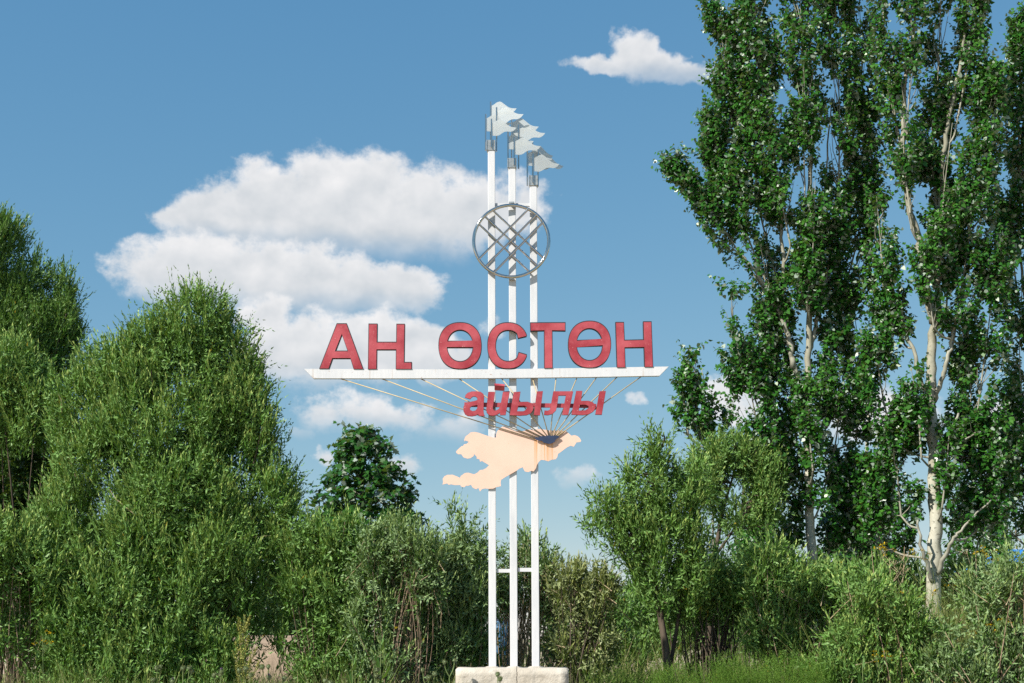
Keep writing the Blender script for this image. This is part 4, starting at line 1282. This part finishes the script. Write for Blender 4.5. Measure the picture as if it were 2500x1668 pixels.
poplar('poplar_tree', 'white poplar with a thick pale trunk dividing low down, second from the sign', 'white poplars on the right', 2284, 24.8, [
    ([(2284, 1900, 0), (2280, 1470, 0), (2284, 1300, 0), (2280, 1120, 0), (2272, 960, 0), (2276, 830, 0), (2287, 740, 0), (2292, 620, 0), (2300, 420, 0), (2320, 268, 0), (2350, 120, 0), (2370, -120, 0)], .145, .018),
    ([(2280, 790, 0), (2254, 650, -.1), (2240, 570, -.1), (2216, 490, -.1), (2204, 310, -.1), (2216, 160, -.1), (2230, 95, -.1), (2226, -120, 0)], .085, .018),
    ([(2276, 980, 0), (2246, 930, -.1), (2232, 860, -.1), (2205, 790, 0), (2180, 700, 0), (2150, 620, 0)], .05, .014),
    ([(2280, 980, 0), (2300, 920, -.2), (2318, 860, -.2), (2328, 800, -.2), (2350, 700, -.1)], .05, .016),
    ([(2290, 1160, -.1), (2310, 1080, -.2), (2340, 1010, -.2)], .045, .02),
    ([(2290, 1400, -.1), (2320, 1330, -.3), (2350, 1290, -.3), (2420, 1220, -.3)], .045, .012),
    ([(2278, 1420, -.1), (2252, 1340, -.3), (2240, 1270, -.3)], .05, .015),
    ([(2215, 420, 0), (2190, 320, 0), (2165, 210, 0)], .025, .008)],
    [([(2210, 420, 0), (2180, 250, 0), (2160, 110, 0), (2155, -100, 0)], 34, 42, 42, .75),
     ([(2225, 560, -.2), (2215, 330, -.2), (2225, 120, -.2), (2220, -110, -.2)], 28, 40, 56, .75),
     ([(2290, 560, .2), (2280, 380, .2), (2290, 180, .2), (2300, -110, .2)], 40, 46, 52, .9),
     ([(2330, 330, 0), (2360, 170, 0), (2375, 30, 0), (2380, -110, 0)], 40, 46, 42, 1.0),
     ([(2330, 820, -.1), (2360, 620, -.1), (2390, 420, -.1), (2412, 270, -.1), (2420, 185, -.1)], 50, 58, 20, 1.1),
     ([(2310, 760, .3), (2320, 600, .3), (2330, 460, .3)], 48, 52, 40, .95),
     ([(2200, 830, .2), (2160, 720, .2), (2150, 600, .2), (2140, 480, .2)], 44, 50, 34, .95),
     ([(2180, 1080, .1), (2150, 940, .1), (2140, 830, .1)], 56, 58, 40, .95),
     ([(2380, 1060, 0), (2400, 900, 0), (2420, 740, 0), (2430, 600, 0)], 62, 60, 50, 1.05),
     ([(2350, 1120, .3), (2370, 980, .3), (2360, 860, .3)], 60, 60, 46, 1.0),
     ([(2200, 1260, .2), (2190, 1130, .2), (2200, 1000, .2)], 66, 66, 50, 1.05),
     ([(2380, 1300, .1), (2410, 1180, .1), (2430, 1050, .1)], 76, 76, 60, 1.1),
     ([(2150, 1330, .6), (2140, 1230, .6), (2130, 1120, .6)], 60, 64, 50, 1.1),
     ([(2280, 800, -.45), (2262, 680, -.45), (2240, 560, -.45)], 30, 36, 30, .9), ([(2222, 520, -.4), (2208, 400, -.4), (2206, 280, -.4)], 24, 30, 26, .8), ([(2296, 640, -.4), (2304, 480, -.4), (2325, 300, -.4)], 30, 36, 30, .9),
     ([(2300, 1240, -.4), (2310, 1150, -.4), (2318, 1050, -.4)], 30, 36, 26, .8), ([(2250, 1120, -.4), (2240, 1000, -.4), (2225, 900, -.4)], 26, 34, 24, .8)], seed=43, per=270)

poplar('poplar_tree', 'white poplar cut off by the right edge of the picture', 'white poplars on the right', 2530, 26.5, [
    ([(2530, 1900, 0), (2525, 1400, 0), (2515, 1000, 0), (2510, 700, 0), (2510, 400, 0), (2520, 100, 0)], .12, .015),
    ([(2515, 800, 0), (2490, 640, 0), (2470, 500, 0)], .04, .01)],
    [([(2500, 500, 0), (2485, 300, 0), (2490, 150, 0), (2495, 50, 0)], 40, 46, 14, 1.0),
     ([(2490, 760, 0), (2470, 600, 0), (2465, 470, 0)], 46, 50, 34, 1.0),
     ([(2560, 700, 0), (2560, 400, 0), (2570, 100, 0)], 60, 60, 50, .8),
     ([(2500, 1060, 0), (2490, 900, 0), (2490, 780, 0)], 56, 58, 44, 1.0),
     ([(2480, 1310, .2), (2480, 1180, .2), (2490, 1060, .2)], 70, 70, 56, 1.0)], seed=44, per=290, nleaf=60)

poplar('poplar_sapling', 'slim poplar sapling standing by itself left of the tall poplars', None, 1718, 25.8, [
    ([(1745, 1900, 0), (1740, 1150, 0), (1728, 1030, 0), (1712, 900, 0)], .03, .006), ([(1735, 1110, 0), (1690, 1000, 0), (1672, 920, 0)], .015, .005)],
    [([(1715, 1080, 0), (1700, 980, 0), (1690, 880, 0)], 34, 42, 14, 1.05), ([(1680, 1060, 0), (1668, 970, 0), (1660, 900, 0)], 24, 30, 14, .9), ([(1760, 1060, 0), (1770, 1040, 0), (1780, 1020, 0)], 16, 22, 12, .6)], seed=45, per=300, nleaf=60)
poplar('poplar_tree', 'shaded poplar in the background between the two pale trunks', 'white poplars on the right', 2110, 33, [
    ([(2110, 1900, 0), (2110, 1300, 0), (2120, 1000, 0)], .09, .03)],
    [([(2060, 1440, 0), (2060, 1300, 0), (2080, 1150, 0)], 70, 80, 60, .8), ([(2150, 1440, 0), (2170, 1300, 0), (2150, 1150, 0)], 80, 80, 60, .8),
     ([(2380, 1400, 0), (2390, 1300, 0), (2400, 1200, 0)], 90, 90, 60, .7), ([(1850, 1420, 0), (1850, 1340, 0), (1860, 1250, 0)], 60, 60, 50, .8)], seed=46, per=190, L=.095, nleaf=0)

# ------------------------------------------------------------------ background trees, house
def far_tree(label, px, py_top, Y, wpx, seed, dens=1.0):
    rng = np.random.default_rng(seed)
    b = W(px, HORIZON, Y); b.z = 0
    root = empty('far_tree', b, label, 'tree', 'far trees behind the shrubs')
    top = W(px, py_top, Y).z
    s = mpp(Y)
    lob = []
    h = top
    for i in range(9):
        zf = rng.uniform(.25, .9)
        rad = wpx * s * (.55 if zf < .7 else .35) * rng.uniform(.7, 1.1)
        lob.append((np.array((b.x + rng.normal(0, wpx * s * .28 * (1.1 - zf)), b.y + rng.normal(0, .6), zf * h)), np.array((rad, rad, rad * 1.1)), 1.0))
    p, o = crown_points(rng, lob, 26 * dens, -.7, .6)
    p = p[p[:, 2] > .4]; o = o[:len(p)]
    d = nrm(o + rng.normal(0, .6, o.shape) + np.array([[0, 0, .3]]))
    P, D, Sd, LL, WW, T = shoots(rng, p, d, np.full(len(p), .7), 8, .22, .12, a0=70, a1=30, tip=.2)
    cr = link('crown', leaf_mesh('far_leaves', P, D, Sd, LL, WW, T), root, M['far']); cr['kind'] = 'stuff'
    mb = MB(); mb.tube([b, (b.x, b.y, h * .5), (b.x + .2, b.y, h * .85)], [.16, .1, .03], 7)
    mb.build('trunk', M['bark_dark'], root)
for a in (('blue-green far tree showing above the half-dry willow, right of the posts', 1378, 1362, 60, 46, 61), ('small far tree low behind the sign, next to the half-dry willow', 1340, 1440, 62, 60, 62),
          ('far tree behind the small willow tree', 1560, 1400, 58, 110, 63), ('far tree peeping out above the leaning willow', 1815, 1010, 48, 70, 64),
          ('far tree behind the foot of the left poplar', 1900, 1320, 55, 120, 65), ('far tree between the two pale trunks', 2120, 1290, 62, 110, 66),
          ('far tree behind the right poplar trunk', 2330, 1300, 60, 120, 67), ('far tree near the blue roof', 2425, 1240, 70, 120, 68),
          ('far tree low behind the bare dark stems', 1720, 1430, 64, 130, 69), ('far tree behind the willow left of the posts', 1040, 1390, 58, 120, 70),
          ('far tree hidden behind the low willow by the earth gap', 800, 1400, 60, 140, 71), ('far tree right above the pale earth gap', 680, 1420, 56, 150, 72)):
    far_tree(*a)

def blue_house():
    Y = 52
    a = W(2425, 1385, Y); b = W(2570, 1385, Y)
    root = empty('house', ((a.x + b.x) / 2, Y + 2.5, 0), 'house with a bright blue roof at the right edge', 'house')
    zt = W(2480, 1340, Y + 2).z; ze = W(2480, 1384, Y).z
    x0, x1 = a.x, b.x + 4
    mb = MB(); mb.box(((x0 + x1) / 2 + .3, Y + 2.5, ze / 2), (x1 - x0 - .6, 4.4, ze - .02)); w = mb.build('wall', M['house_wall'], root)
    mb = MB()
    mb.add([(x0, Y, ze), (x1, Y, ze), (x1, Y + 5, ze), (x0, Y + 5, ze), (x0 + 1.4, Y + 2.5, zt), (x1, Y + 2.5, zt)], [(0, 1, 5, 4), (2, 3, 4, 5), (3, 0, 4), (1, 2, 5), (0, 3, 2, 1)])
    mb.build('roof', M['blue_roof'], root)
    for i in range(2):
        mb = MB(); mb.box((x0 + 2 + i * 2.4, Y + .3, 2.0), (.9, .06, 1.1)); f = mb.build('window', M['house_wall'], root)
        mb = MB(); mb.box((x0 + 2 + i * 2.4, Y + .26, 2.0), (.74, .03, .94)); mb.build('pane', M['glass'], f)
blue_house()

def barrel():
    Y = 30
    c = W(1222, 1535, Y)
    mb = MB()
    pts = [(c.x, Y, -.02), (c.x, Y, .3), (c.x, Y, .32), (c.x, Y, .6), (c.x, Y, .62), (c.x, Y, .9)]
    root = empty('water_tank', (c.x, Y, 0), 'blue plastic tank glimpsed between the left and middle posts', 'tank')
    h = W(1222, 1515, Y).z
    mb.tube([(c.x, Y, 0), (c.x, Y, .05), (c.x, Y, h * .3), (c.x, Y, h * .32), (c.x, Y, h * .34), (c.x, Y, h * .62), (c.x, Y, h * .64), (c.x, Y, h * .66), (c.x, Y, h * .92), (c.x, Y, h)],
            [.28, .30, .30, .32, .30, .30, .32, .30, .29, .18], 20)
    mb.build('body', M['tank'], root)
    mb = MB(); mb.tube([(c.x, Y, h - .005), (c.x, Y, h + .06)], [.2, .19], 16); mb.build('lid', M['lake'], root)
barrel()

# ------------------------------------------------------------------ herbs and grass
def blades(rng, base, h, w, lean=.35):
    """grass blades of two quads: returns verts, faces"""
    n = len(base)
    d = nrm(np.stack([rng.normal(0, lean, n), rng.normal(0, lean, n), np.ones(n)], 1))
    side = nrm(np.stack([np.ones(n), rng.normal(0, .6, n), np.zeros(n)], 1))
    bend = np.stack([rng.normal(0, .25, n), rng.normal(0, .25, n), -np.abs(rng.normal(0, .12, n))], 1) * h[:, None]
    V = []
    for t_, ws in ((0, 1), (.55, .8), (1, .06)):
        c = base + d * (h * t_)[:, None] + bend * (t_ * t_)
        V.append(c - side * (w * ws / 2)[:, None]); V.append(c + side * (w * ws / 2)[:, None])
    V = np.stack(V, 1).reshape(-1, 3)
    i = np.arange(n)[:, None] * 6
    Fc = np.concatenate([i + np.array([[0, 1, 3, 2]]), i + np.array([[2, 3, 5, 4]])], 0)
    return V, Fc

def grass_patch(name, label, rects, n, hr, seed, material='grass', wr=(.006, .012)):
    rng = np.random.default_rng(seed)
    base, hh = [], []
    for (px0, px1, Y0, Y1, k_, hs) in rects:
        nn = int(n * k_)
        Ys = rng.uniform(Y0, Y1, nn)
        xs_ = np.interp(rng.random(nn), [0, 1], [px0, px1])
        base.append(np.stack([(xs_ - 1250) / F_PX * Ys * 1.01, Ys, np.full(nn, -.03)], 1))
        hh.append(rng.uniform(*hr, nn) * hs)
    base, hh = np.concatenate(base), np.concatenate(hh)
    hh *= 1 + .25 * pseudo(base, 1.4)
    V, Fc = blades(rng, base, hh, rng.uniform(*wr, len(base)), .16)
    T = rng.random(len(base))
    me = mesh_np(name, V, Fc, 4, np.concatenate([T, T]))
    o = link(name, me, None, M[material])
    tag(o, label, 'grass', None, 'stuff')
    return o
grass_patch('tall_grass', 'tall grass with dry blades filling the lower right corner under the poplars', [(2030, 2530, 21.4, 24.5, 1.0, 1.0), (2300, 2530, 21.4, 23.5, .5, 1.1), (1480, 2050, 23.5, 27, .5, .7)], 7000, (1.4, 2.3), 81, wr=(.009, .018))
grass_patch('meadow_grass', 'grass growing between and behind the low willows', [(-50, 2550, 25, 40, 1.0, .8), (620, 1500, 21, 24, .35, .8)], 16000, (.9, 1.5), 82)
grass_patch('verge_grass', 'low grass at the foot of the shrubs along the bottom of the picture', [(-50, 1110, 18.6, 21, 1.0, .85), (1400, 2550, 18.6, 20, .5, .7)], 6000, (.8, 1.35), 83, wr=(.008, .016))

def feathery():
    rng = np.random.default_rng(84)
    base, hh = [], []
    for (px0, px1, Y0, Y1, nn, hs) in ((1430, 1620, 19.8, 20.8, 100, 1.10), (1600, 1780, 19.8, 20.8, 130, 1.15), (1740, 2010, 19.6, 20.8, 300, 1.28)):
        Ys = rng.uniform(Y0, Y1, nn)
        base.append(np.stack([(rng.uniform(px0, px1, nn) - 1250) / F_PX * Ys, Ys, np.zeros(nn)], 1))
        hh.append(hs * rng.uniform(.75, 1.05, nn))
    base, hh = np.concatenate(base), np.concatenate(hh)
    n = len(base)
    # every plant: a stem with side sprays carrying fine leaves
    k_ = 12
    t_ = rng.uniform(.45, 1.0, (n, k_))
    q = base[:, None, :] + np.stack([rng.normal(0, .04, (n, k_)), rng.normal(0, .04, (n, k_)), hh[:, None] * t_], 2)
    d = nrm(np.stack([rng.normal(0, .35, (n, k_)), rng.normal(0, .35, (n, k_)), np.ones((n, k_))], 2)).reshape(-1, 3)
    A = shoots(rng, q.reshape(-1, 3), d, rng.uniform(.12, .26, n * k_), 16, .03, .006, a0=60, a1=25, tip=.4)
    o = link('feathery_weeds', leaf_mesh('feathery_leaves', *A), None, M['feather'])
    tag(o, 'bright green feathery weeds along the bottom edge right of the forked trunk', 'weeds', None, 'stuff')
feathery()

def yellow_plant(i, px, py, Y, label):
    rng = np.random.default_rng(300 + i)
    top = W(px, py, Y)
    b = Vector((top.x + rng.normal(0, .05), Y, 0))
    root = empty('yellow_flower_plant', b, label, 'flower', 'yellow flowering weeds')
    mb = MB()
    mb.tube(curve([b + Vector((0, 0, -.03)), b.lerp(top, .5) + Vector((rng.normal(0, .04), 0, 0)), top], 5), .005, 5)
    heads = []
    for k_ in range(rng.integers(6, 10)):
        h = top + Vector((rng.normal(0, .11), rng.normal(0, .08), rng.uniform(-.10, .09)))
        mb.tube([top.lerp(b, .16), h], [.003, .002], 4, caps=False)
        heads.append(h)
    mb.build('stem', M['green_stem'], root)
    for h in heads:
        P = np.array(h)[None, :] + rng.normal(0, .016, (9, 3)) * np.array([[1.3, 1.3, .5]])
        D = nrm(rng.normal(0, .5, (9, 3)) + np.array([[0, -.4, .6]]))
        e1, _ = basis(D)
        link('flower_head', leaf_mesh('yellow_florets', P, D, e1, np.full(9, .024), np.full(9, .022), rng.random(9) * .9, POPLAR_T), root, M['yellow'])['kind'] = 'stuff'
    A = shoots(rng, np.array([b + (top - b) * .35]), np.array([(top - b).normalized()]), np.array([(top - b).length * .5]), 26, .07, .014, a0=65, a1=40)
    cr = link('foliage', leaf_mesh('yellow_plant_leaves', *A), root, M['weed']); cr['kind'] = 'stuff'
for i, (px, py, Y, lb) in enumerate(((2150, 1340, 21.5, 'yellow flowers left of the pale poplar trunk, among dry stalks'), (2248, 1350, 21.3, 'yellow flowers directly in front of the pale trunk of the right poplar'),
        (2258, 1455, 20.8, 'yellow flowers at the very foot of the right poplar trunk'), (2205, 1462, 20.8, 'yellow flowers low among the dry stalks, left of the right poplar foot'), (2358, 1418, 21.2, 'yellow flowers right of the right poplar trunk, halfway to the edge'),
        (2400, 1340, 21.6, 'tallest yellow flowers, near the right edge below the poplar leaves'), (2432, 1358, 21.4, 'yellow flowers beside the blue roof'), (2478, 1395, 21.2, 'yellow flowers below the blue roof at the right edge'),
        (2140, 1600, 20.4, 'yellow flowers near the bottom edge below the dry stalks'), (2440, 1530, 20.4, 'yellow flowers low in the bottom right corner'), (1068, 1392, 21.7, 'yellow flowers among the willows left of the posts'), (104, 1556, 19.9, 'yellow flowers low in the bottom left willow'))):
    yellow_plant(i, px, py, Y, lb)

def dry_stalk(i, px, py, Y, label):
    rng = np.random.default_rng(400 + i)
    top = W(px, py, Y)
    b = Vector((top.x + rng.normal(0, .12), Y + rng.normal(0, .1), 0))
    root = empty('dry_stalk', b, label, 'stalk', 'dry umbel stalks')
    mb = MB()
    main = curve([b + Vector((0, 0, -.03)), b.lerp(top, .55) + Vector((rng.normal(0, .05), 0, 0)), top], 6)
    mb.tube(main, [.0075 - .003 * k_ / (len(main) - 1) for k_ in range(len(main))], 6)
    mb.build('stem', M['stalk'], root)
    n = len(main)
    for k_ in range(rng.integers(3, 6)):
        s = main[rng.integers(n // 2, n - 2)]
        e = s + Vector((rng.choice((-1, 1)) * rng.uniform(.1, .3), rng.normal(0, .1), rng.uniform(.2, .42)))
        mb = MB()
        mb.tube(curve([s, s.lerp(e, .5) + Vector((0, 0, -.03)), e], 4), [.004] * 4 + [.003] * 5, 5)
        for q in range(7):
            f = e + Vector((rng.normal(0, .06), rng.normal(0, .06), rng.uniform(.03, .08)))
            mb.tube([e, f], .002, 3)
            mb.tube([f, f + Vector((0, 0, .012))], [.006, .007], 5)
        mb.build('umbel', M['stalk'], root)
for i, (px, py, Y, lb) in enumerate(((2128, 1345, 21.6, 'tall dry stalk with a bare umbel, leftmost of those by the right poplar'), (2172, 1362, 21.4, 'dry umbel stalk between the two pale poplar trunks, leaning right'), (2208, 1335, 21.5, 'tallest dry stalk just left of the right poplar trunk'),
        (2382, 1350, 21.6, 'dry stalk right of the right poplar, topped with a dead umbel'), (2240, 1480, 21.0, 'broken dry stalk in front of the right poplar foot'))):
    dry_stalk(i, px, py, Y, lb)

def bent_stem():
    root = empty('fallen_stem', W(2220, 1640, 20.3), 'long dry stem bending low over the weeds near the bottom right', 'stem')
    mb = MB()
    mb.tube(curve([W(2150, 1668, 20.3), W(2190, 1640, 20.2), W(2260, 1625, 20.2), W(2310, 1618, 20.2)], 8), .006, 5)
    mb.tube(curve([W(2190, 1640, 20.2), W(2260, 1648, 20.1), W(2330, 1668, 20.0)], 8), .005, 5)
    mb.tube([W(2150, 1668, 20.3), W(2147, 1760, 20.3)], .007, 5)
    mb.build('dry_branch', M['stalk'], root)
    root.location.z = 0
bent_stem()

def dock():
    rng = np.random.default_rng(500)
    Y = 19.0
    b = W(600, HORIZON, Y); b.z = 0
    root = empty('dock_plant', b, 'yellow-green seeding dock plant standing in front of the earth gap', 'plant')
    mb = MB()
    st = curve([b + Vector((0, 0, -.04)), W(600, 1660, Y), W(594, 1570, Y), W(597, 1502, Y)], 8)
    mb.tube(st, [.011 - .007 * i / (len(st) - 1) for i in range(len(st))], 6)
    mb.build('stem', M['green_stem'], root)
    spikes = [((596, 1570), (597, 1500)), ((598, 1540), (611, 1502)), ((593, 1545), (582, 1507)), ((594, 1570), (579, 1523)), ((598, 1600), (607, 1552)), ((596, 1640), (574, 1566)),
              ((598, 1668), (568, 1588)), ((600, 1640), (627, 1582)), ((601, 1660), (614, 1592)), ((596, 1640), (585, 1560)), ((596, 1700), (597, 1560)), ((602, 1690), (634, 1610)), ((594, 1700), (575, 1625))]
    for a, c in spikes:
        p0, p1 = np.array(W(*a, Y)), np.array(W(*c, Y + rng.normal(0, .05)))
        n = 240
        u = rng.random(n)
        P = p0 + (p1 - p0) * u[:, None] + rng.normal(0, .017, (n, 3)) * (1.25 - u)[:, None]
        D = nrm(rng.normal(size=(n, 3)))
        e1, _ = basis(D)
        s = link('seed_spike', leaf_mesh('dock_seeds', P, D, e1, rng.uniform(.013, .022, n), rng.uniform(.012, .019, n), rng.random(n) * .95, POPLAR_T), root, M['dock']); s['kind'] = 'stuff'
    for k_ in range(4):
        z = .4 + .15 * k_
        D = np.array([[math.cos(k_ * 2.2), math.sin(k_ * 2.2), .5]]); D = nrm(D); e1, _ = basis(D)
        link('leaf', leaf_mesh('dock_leaf', np.array([[b.x, Y, z]]), D, e1, np.array([.3]), np.array([.07]), np.array([.5]), POPLAR_T, .5), root, M['weed'])
dock()

# thistles: plants with round spiny heads, some in flower
HEAD = None
def head_mesh(rng, r_, purple):
    n = 150
    d = nrm(rng.normal(size=(n, 3)))
    P = d * np.array([[r_ * .8, r_ * .8, r_ * .75]])
    D = nrm(d + np.array([[0, 0, .5]]))
    e1, _ = basis(D)
    return leaf_mesh('thistle_bracts', P, D, e1, rng.uniform(.4, .7, n) * r_, rng.uniform(.28, .4, n) * r_, rng.random(n) * .9, WILLOW_T)
def core_mesh(r_):
    bm_ = bmesh.new()
    bmesh.ops.create_icosphere(bm_, subdivisions=2, radius=r_ * .86)
    me_ = bpy.data.meshes.new('thistle_core'); bm_.to_mesh(me_); bm_.free()
    a_ = me_.attributes.new('tint', 'FLOAT', 'FACE')
    a_.data.foreach_set('value', np.full(len(me_.polygons), .3, np.float32))
    return me_
def thistle(i, base_px, Y, heads, label):
    rng = np.random.default_rng(600 + i)
    b = W(base_px, HORIZON, Y); b.z = 0
    root = empty('thistle', b, label, 'thistle', 'thistles along the bottom edge')
    mb = MB()
    fork = W(sum(h[0] for h in heads) / len(heads), max(h[1] for h in heads) + 36, Y)
    mb.tube(curve([b + Vector((0, 0, -.03)), b.lerp(fork, .5), fork], 4), .009, 6)
    tips = []
    for h in heads:
        q = W(h[0], h[1], Y + rng.normal(0, .06))
        mb.tube(curve([fork, fork.lerp(q, .5) + Vector(((q.x - fork.x) * .25, 0, 0)), q], 4), .0065, 6)
        tips.append((q, h[2] if len(h) > 2 else False))
    mb.build('stem', M['thistle'] if False else M['green_stem'], root)
    for q, purple in tips:
        r_ = rng.uniform(.027, .036)
        hd = link('flower_head', core_mesh(r_), root, M['thistle'])
        hd.location = q - root.location
        hd.matrix_parent_inverse = Matrix.Identity(4)
        sp = link('bracts', head_mesh(rng, r_, purple), None, M['thistle'])
        sp.parent = hd
        n = 60
        D = nrm(rng.normal(0, .28, (n, 3)) + np.array([[0, 0, 1.]]))
        e1, _ = basis(D)
        P = np.stack([rng.normal(0, r_ * .25, n), rng.normal(0, r_ * .25, n), np.full(n, r_ * .7)], 1)
        fl = link('florets', leaf_mesh('thistle_florets', P, D, e1, rng.uniform(.6, 1.0, n) * r_ * (1.2 if purple else .55), np.full(n, r_ * .16), rng.random(n) * .9), None, M['purple' if purple else 'dock'])
        fl.parent = hd
    for k_ in range(7):
        z = b.z + (fork.z - b.z) * (.35 + .09 * k_)
        a = k_ * 2.4 + i
        D = nrm(np.array([[math.cos(a), math.sin(a), .55]])); e1, _ = basis(D)
        pos = b.lerp(fork, z / fork.z)
        link('leaf', leaf_mesh('thistle_leaf', np.array([pos]), D, e1, np.array([.22]), np.array([.085]), np.array([.4]), MAPLE_T, .4), root, M['thistle'])
TH = [(385, 18.9, [(383, 1632), (392, 1628), (374, 1660)], 'thistle farthest to the left, under the big willow dome'), (452, 18.8, [(447, 1632), (462, 1631), (468, 1640), (421, 1664, True)], 'thistle cluster with one purple bloom near the bottom edge, second from the left'),
      (530, 18.7, [(523, 1649), (539, 1647), (541, 1640, True)], 'thistle with a purple bloom left of the dock plant'), (592, 18.6, [(584, 1637), (600, 1633), (613, 1648)], 'three grey thistle heads at the foot of the dock plant'),
      (652, 18.6, [(640, 1629), (655, 1628), (656, 1654, True), (694, 1657)], 'thistle with a purple bloom right of the dock plant, before the earth gap'), (794, 18.7, [(794, 1662), (806, 1668)], 'low thistle alone between the earth gap and the bare stems'),
      (917, 18.8, [(913, 1618), (921, 1636), (918, 1650), (926, 1654)], 'tall thistle with stacked heads, left of the bare brown stems'), (1045, 18.7, [(1032, 1636), (1061, 1646), (1046, 1655)], 'low thistle left of the concrete plinth'),
      (1098, 18.7, [(1085, 1617), (1110, 1613)], 'thistle with two heads touching the left edge of the plinth'), (1218, 18.5, [(1215, 1647), (1221, 1658)], 'thistle standing right in front of the concrete plinth')]
for i, a in enumerate(TH):
    thistle(i, *a)

def sow(px, py, Y, label, seed):
    rng = np.random.default_rng(seed)
    top = W(px, py, Y); b = Vector((top.x, Y, 0))
    root = empty('broad_weed', b, label, 'weed')
    mb = MB(); mb.tube([b + Vector((0, 0, -.03)), b.lerp(top, .6), top], [.011, .009, .004], 6); mb.build('stem', M['green_stem'], root)
    for k_ in range(12):
        pos = b.lerp(top, .40 + .045 * k_)
        a = k_ * 2.4
        D = nrm(np.array([[math.cos(a), math.sin(a) * .6 - .2, .62]])); e1, _ = basis(D)
        L = .34 * (1 - .045 * k_)
        link('leaf', leaf_mesh('weed_leaf', np.array([pos]), D, e1, np.array([L]), np.array([L * .24]), np.array([.3 + .05 * k_]), POPLAR_T, .35), root, M['weed'])
sow(930, 1545, 19.6, 'leafy green weed with long pointed leaves in front of the bare stems', 701)
sow(862, 1600, 19.4, 'smaller green weed with pointed leaves left of the tall thistle', 702)
sow(2105, 1610, 20.2, 'dark green weed with long leaves near the bottom edge at right', 703)
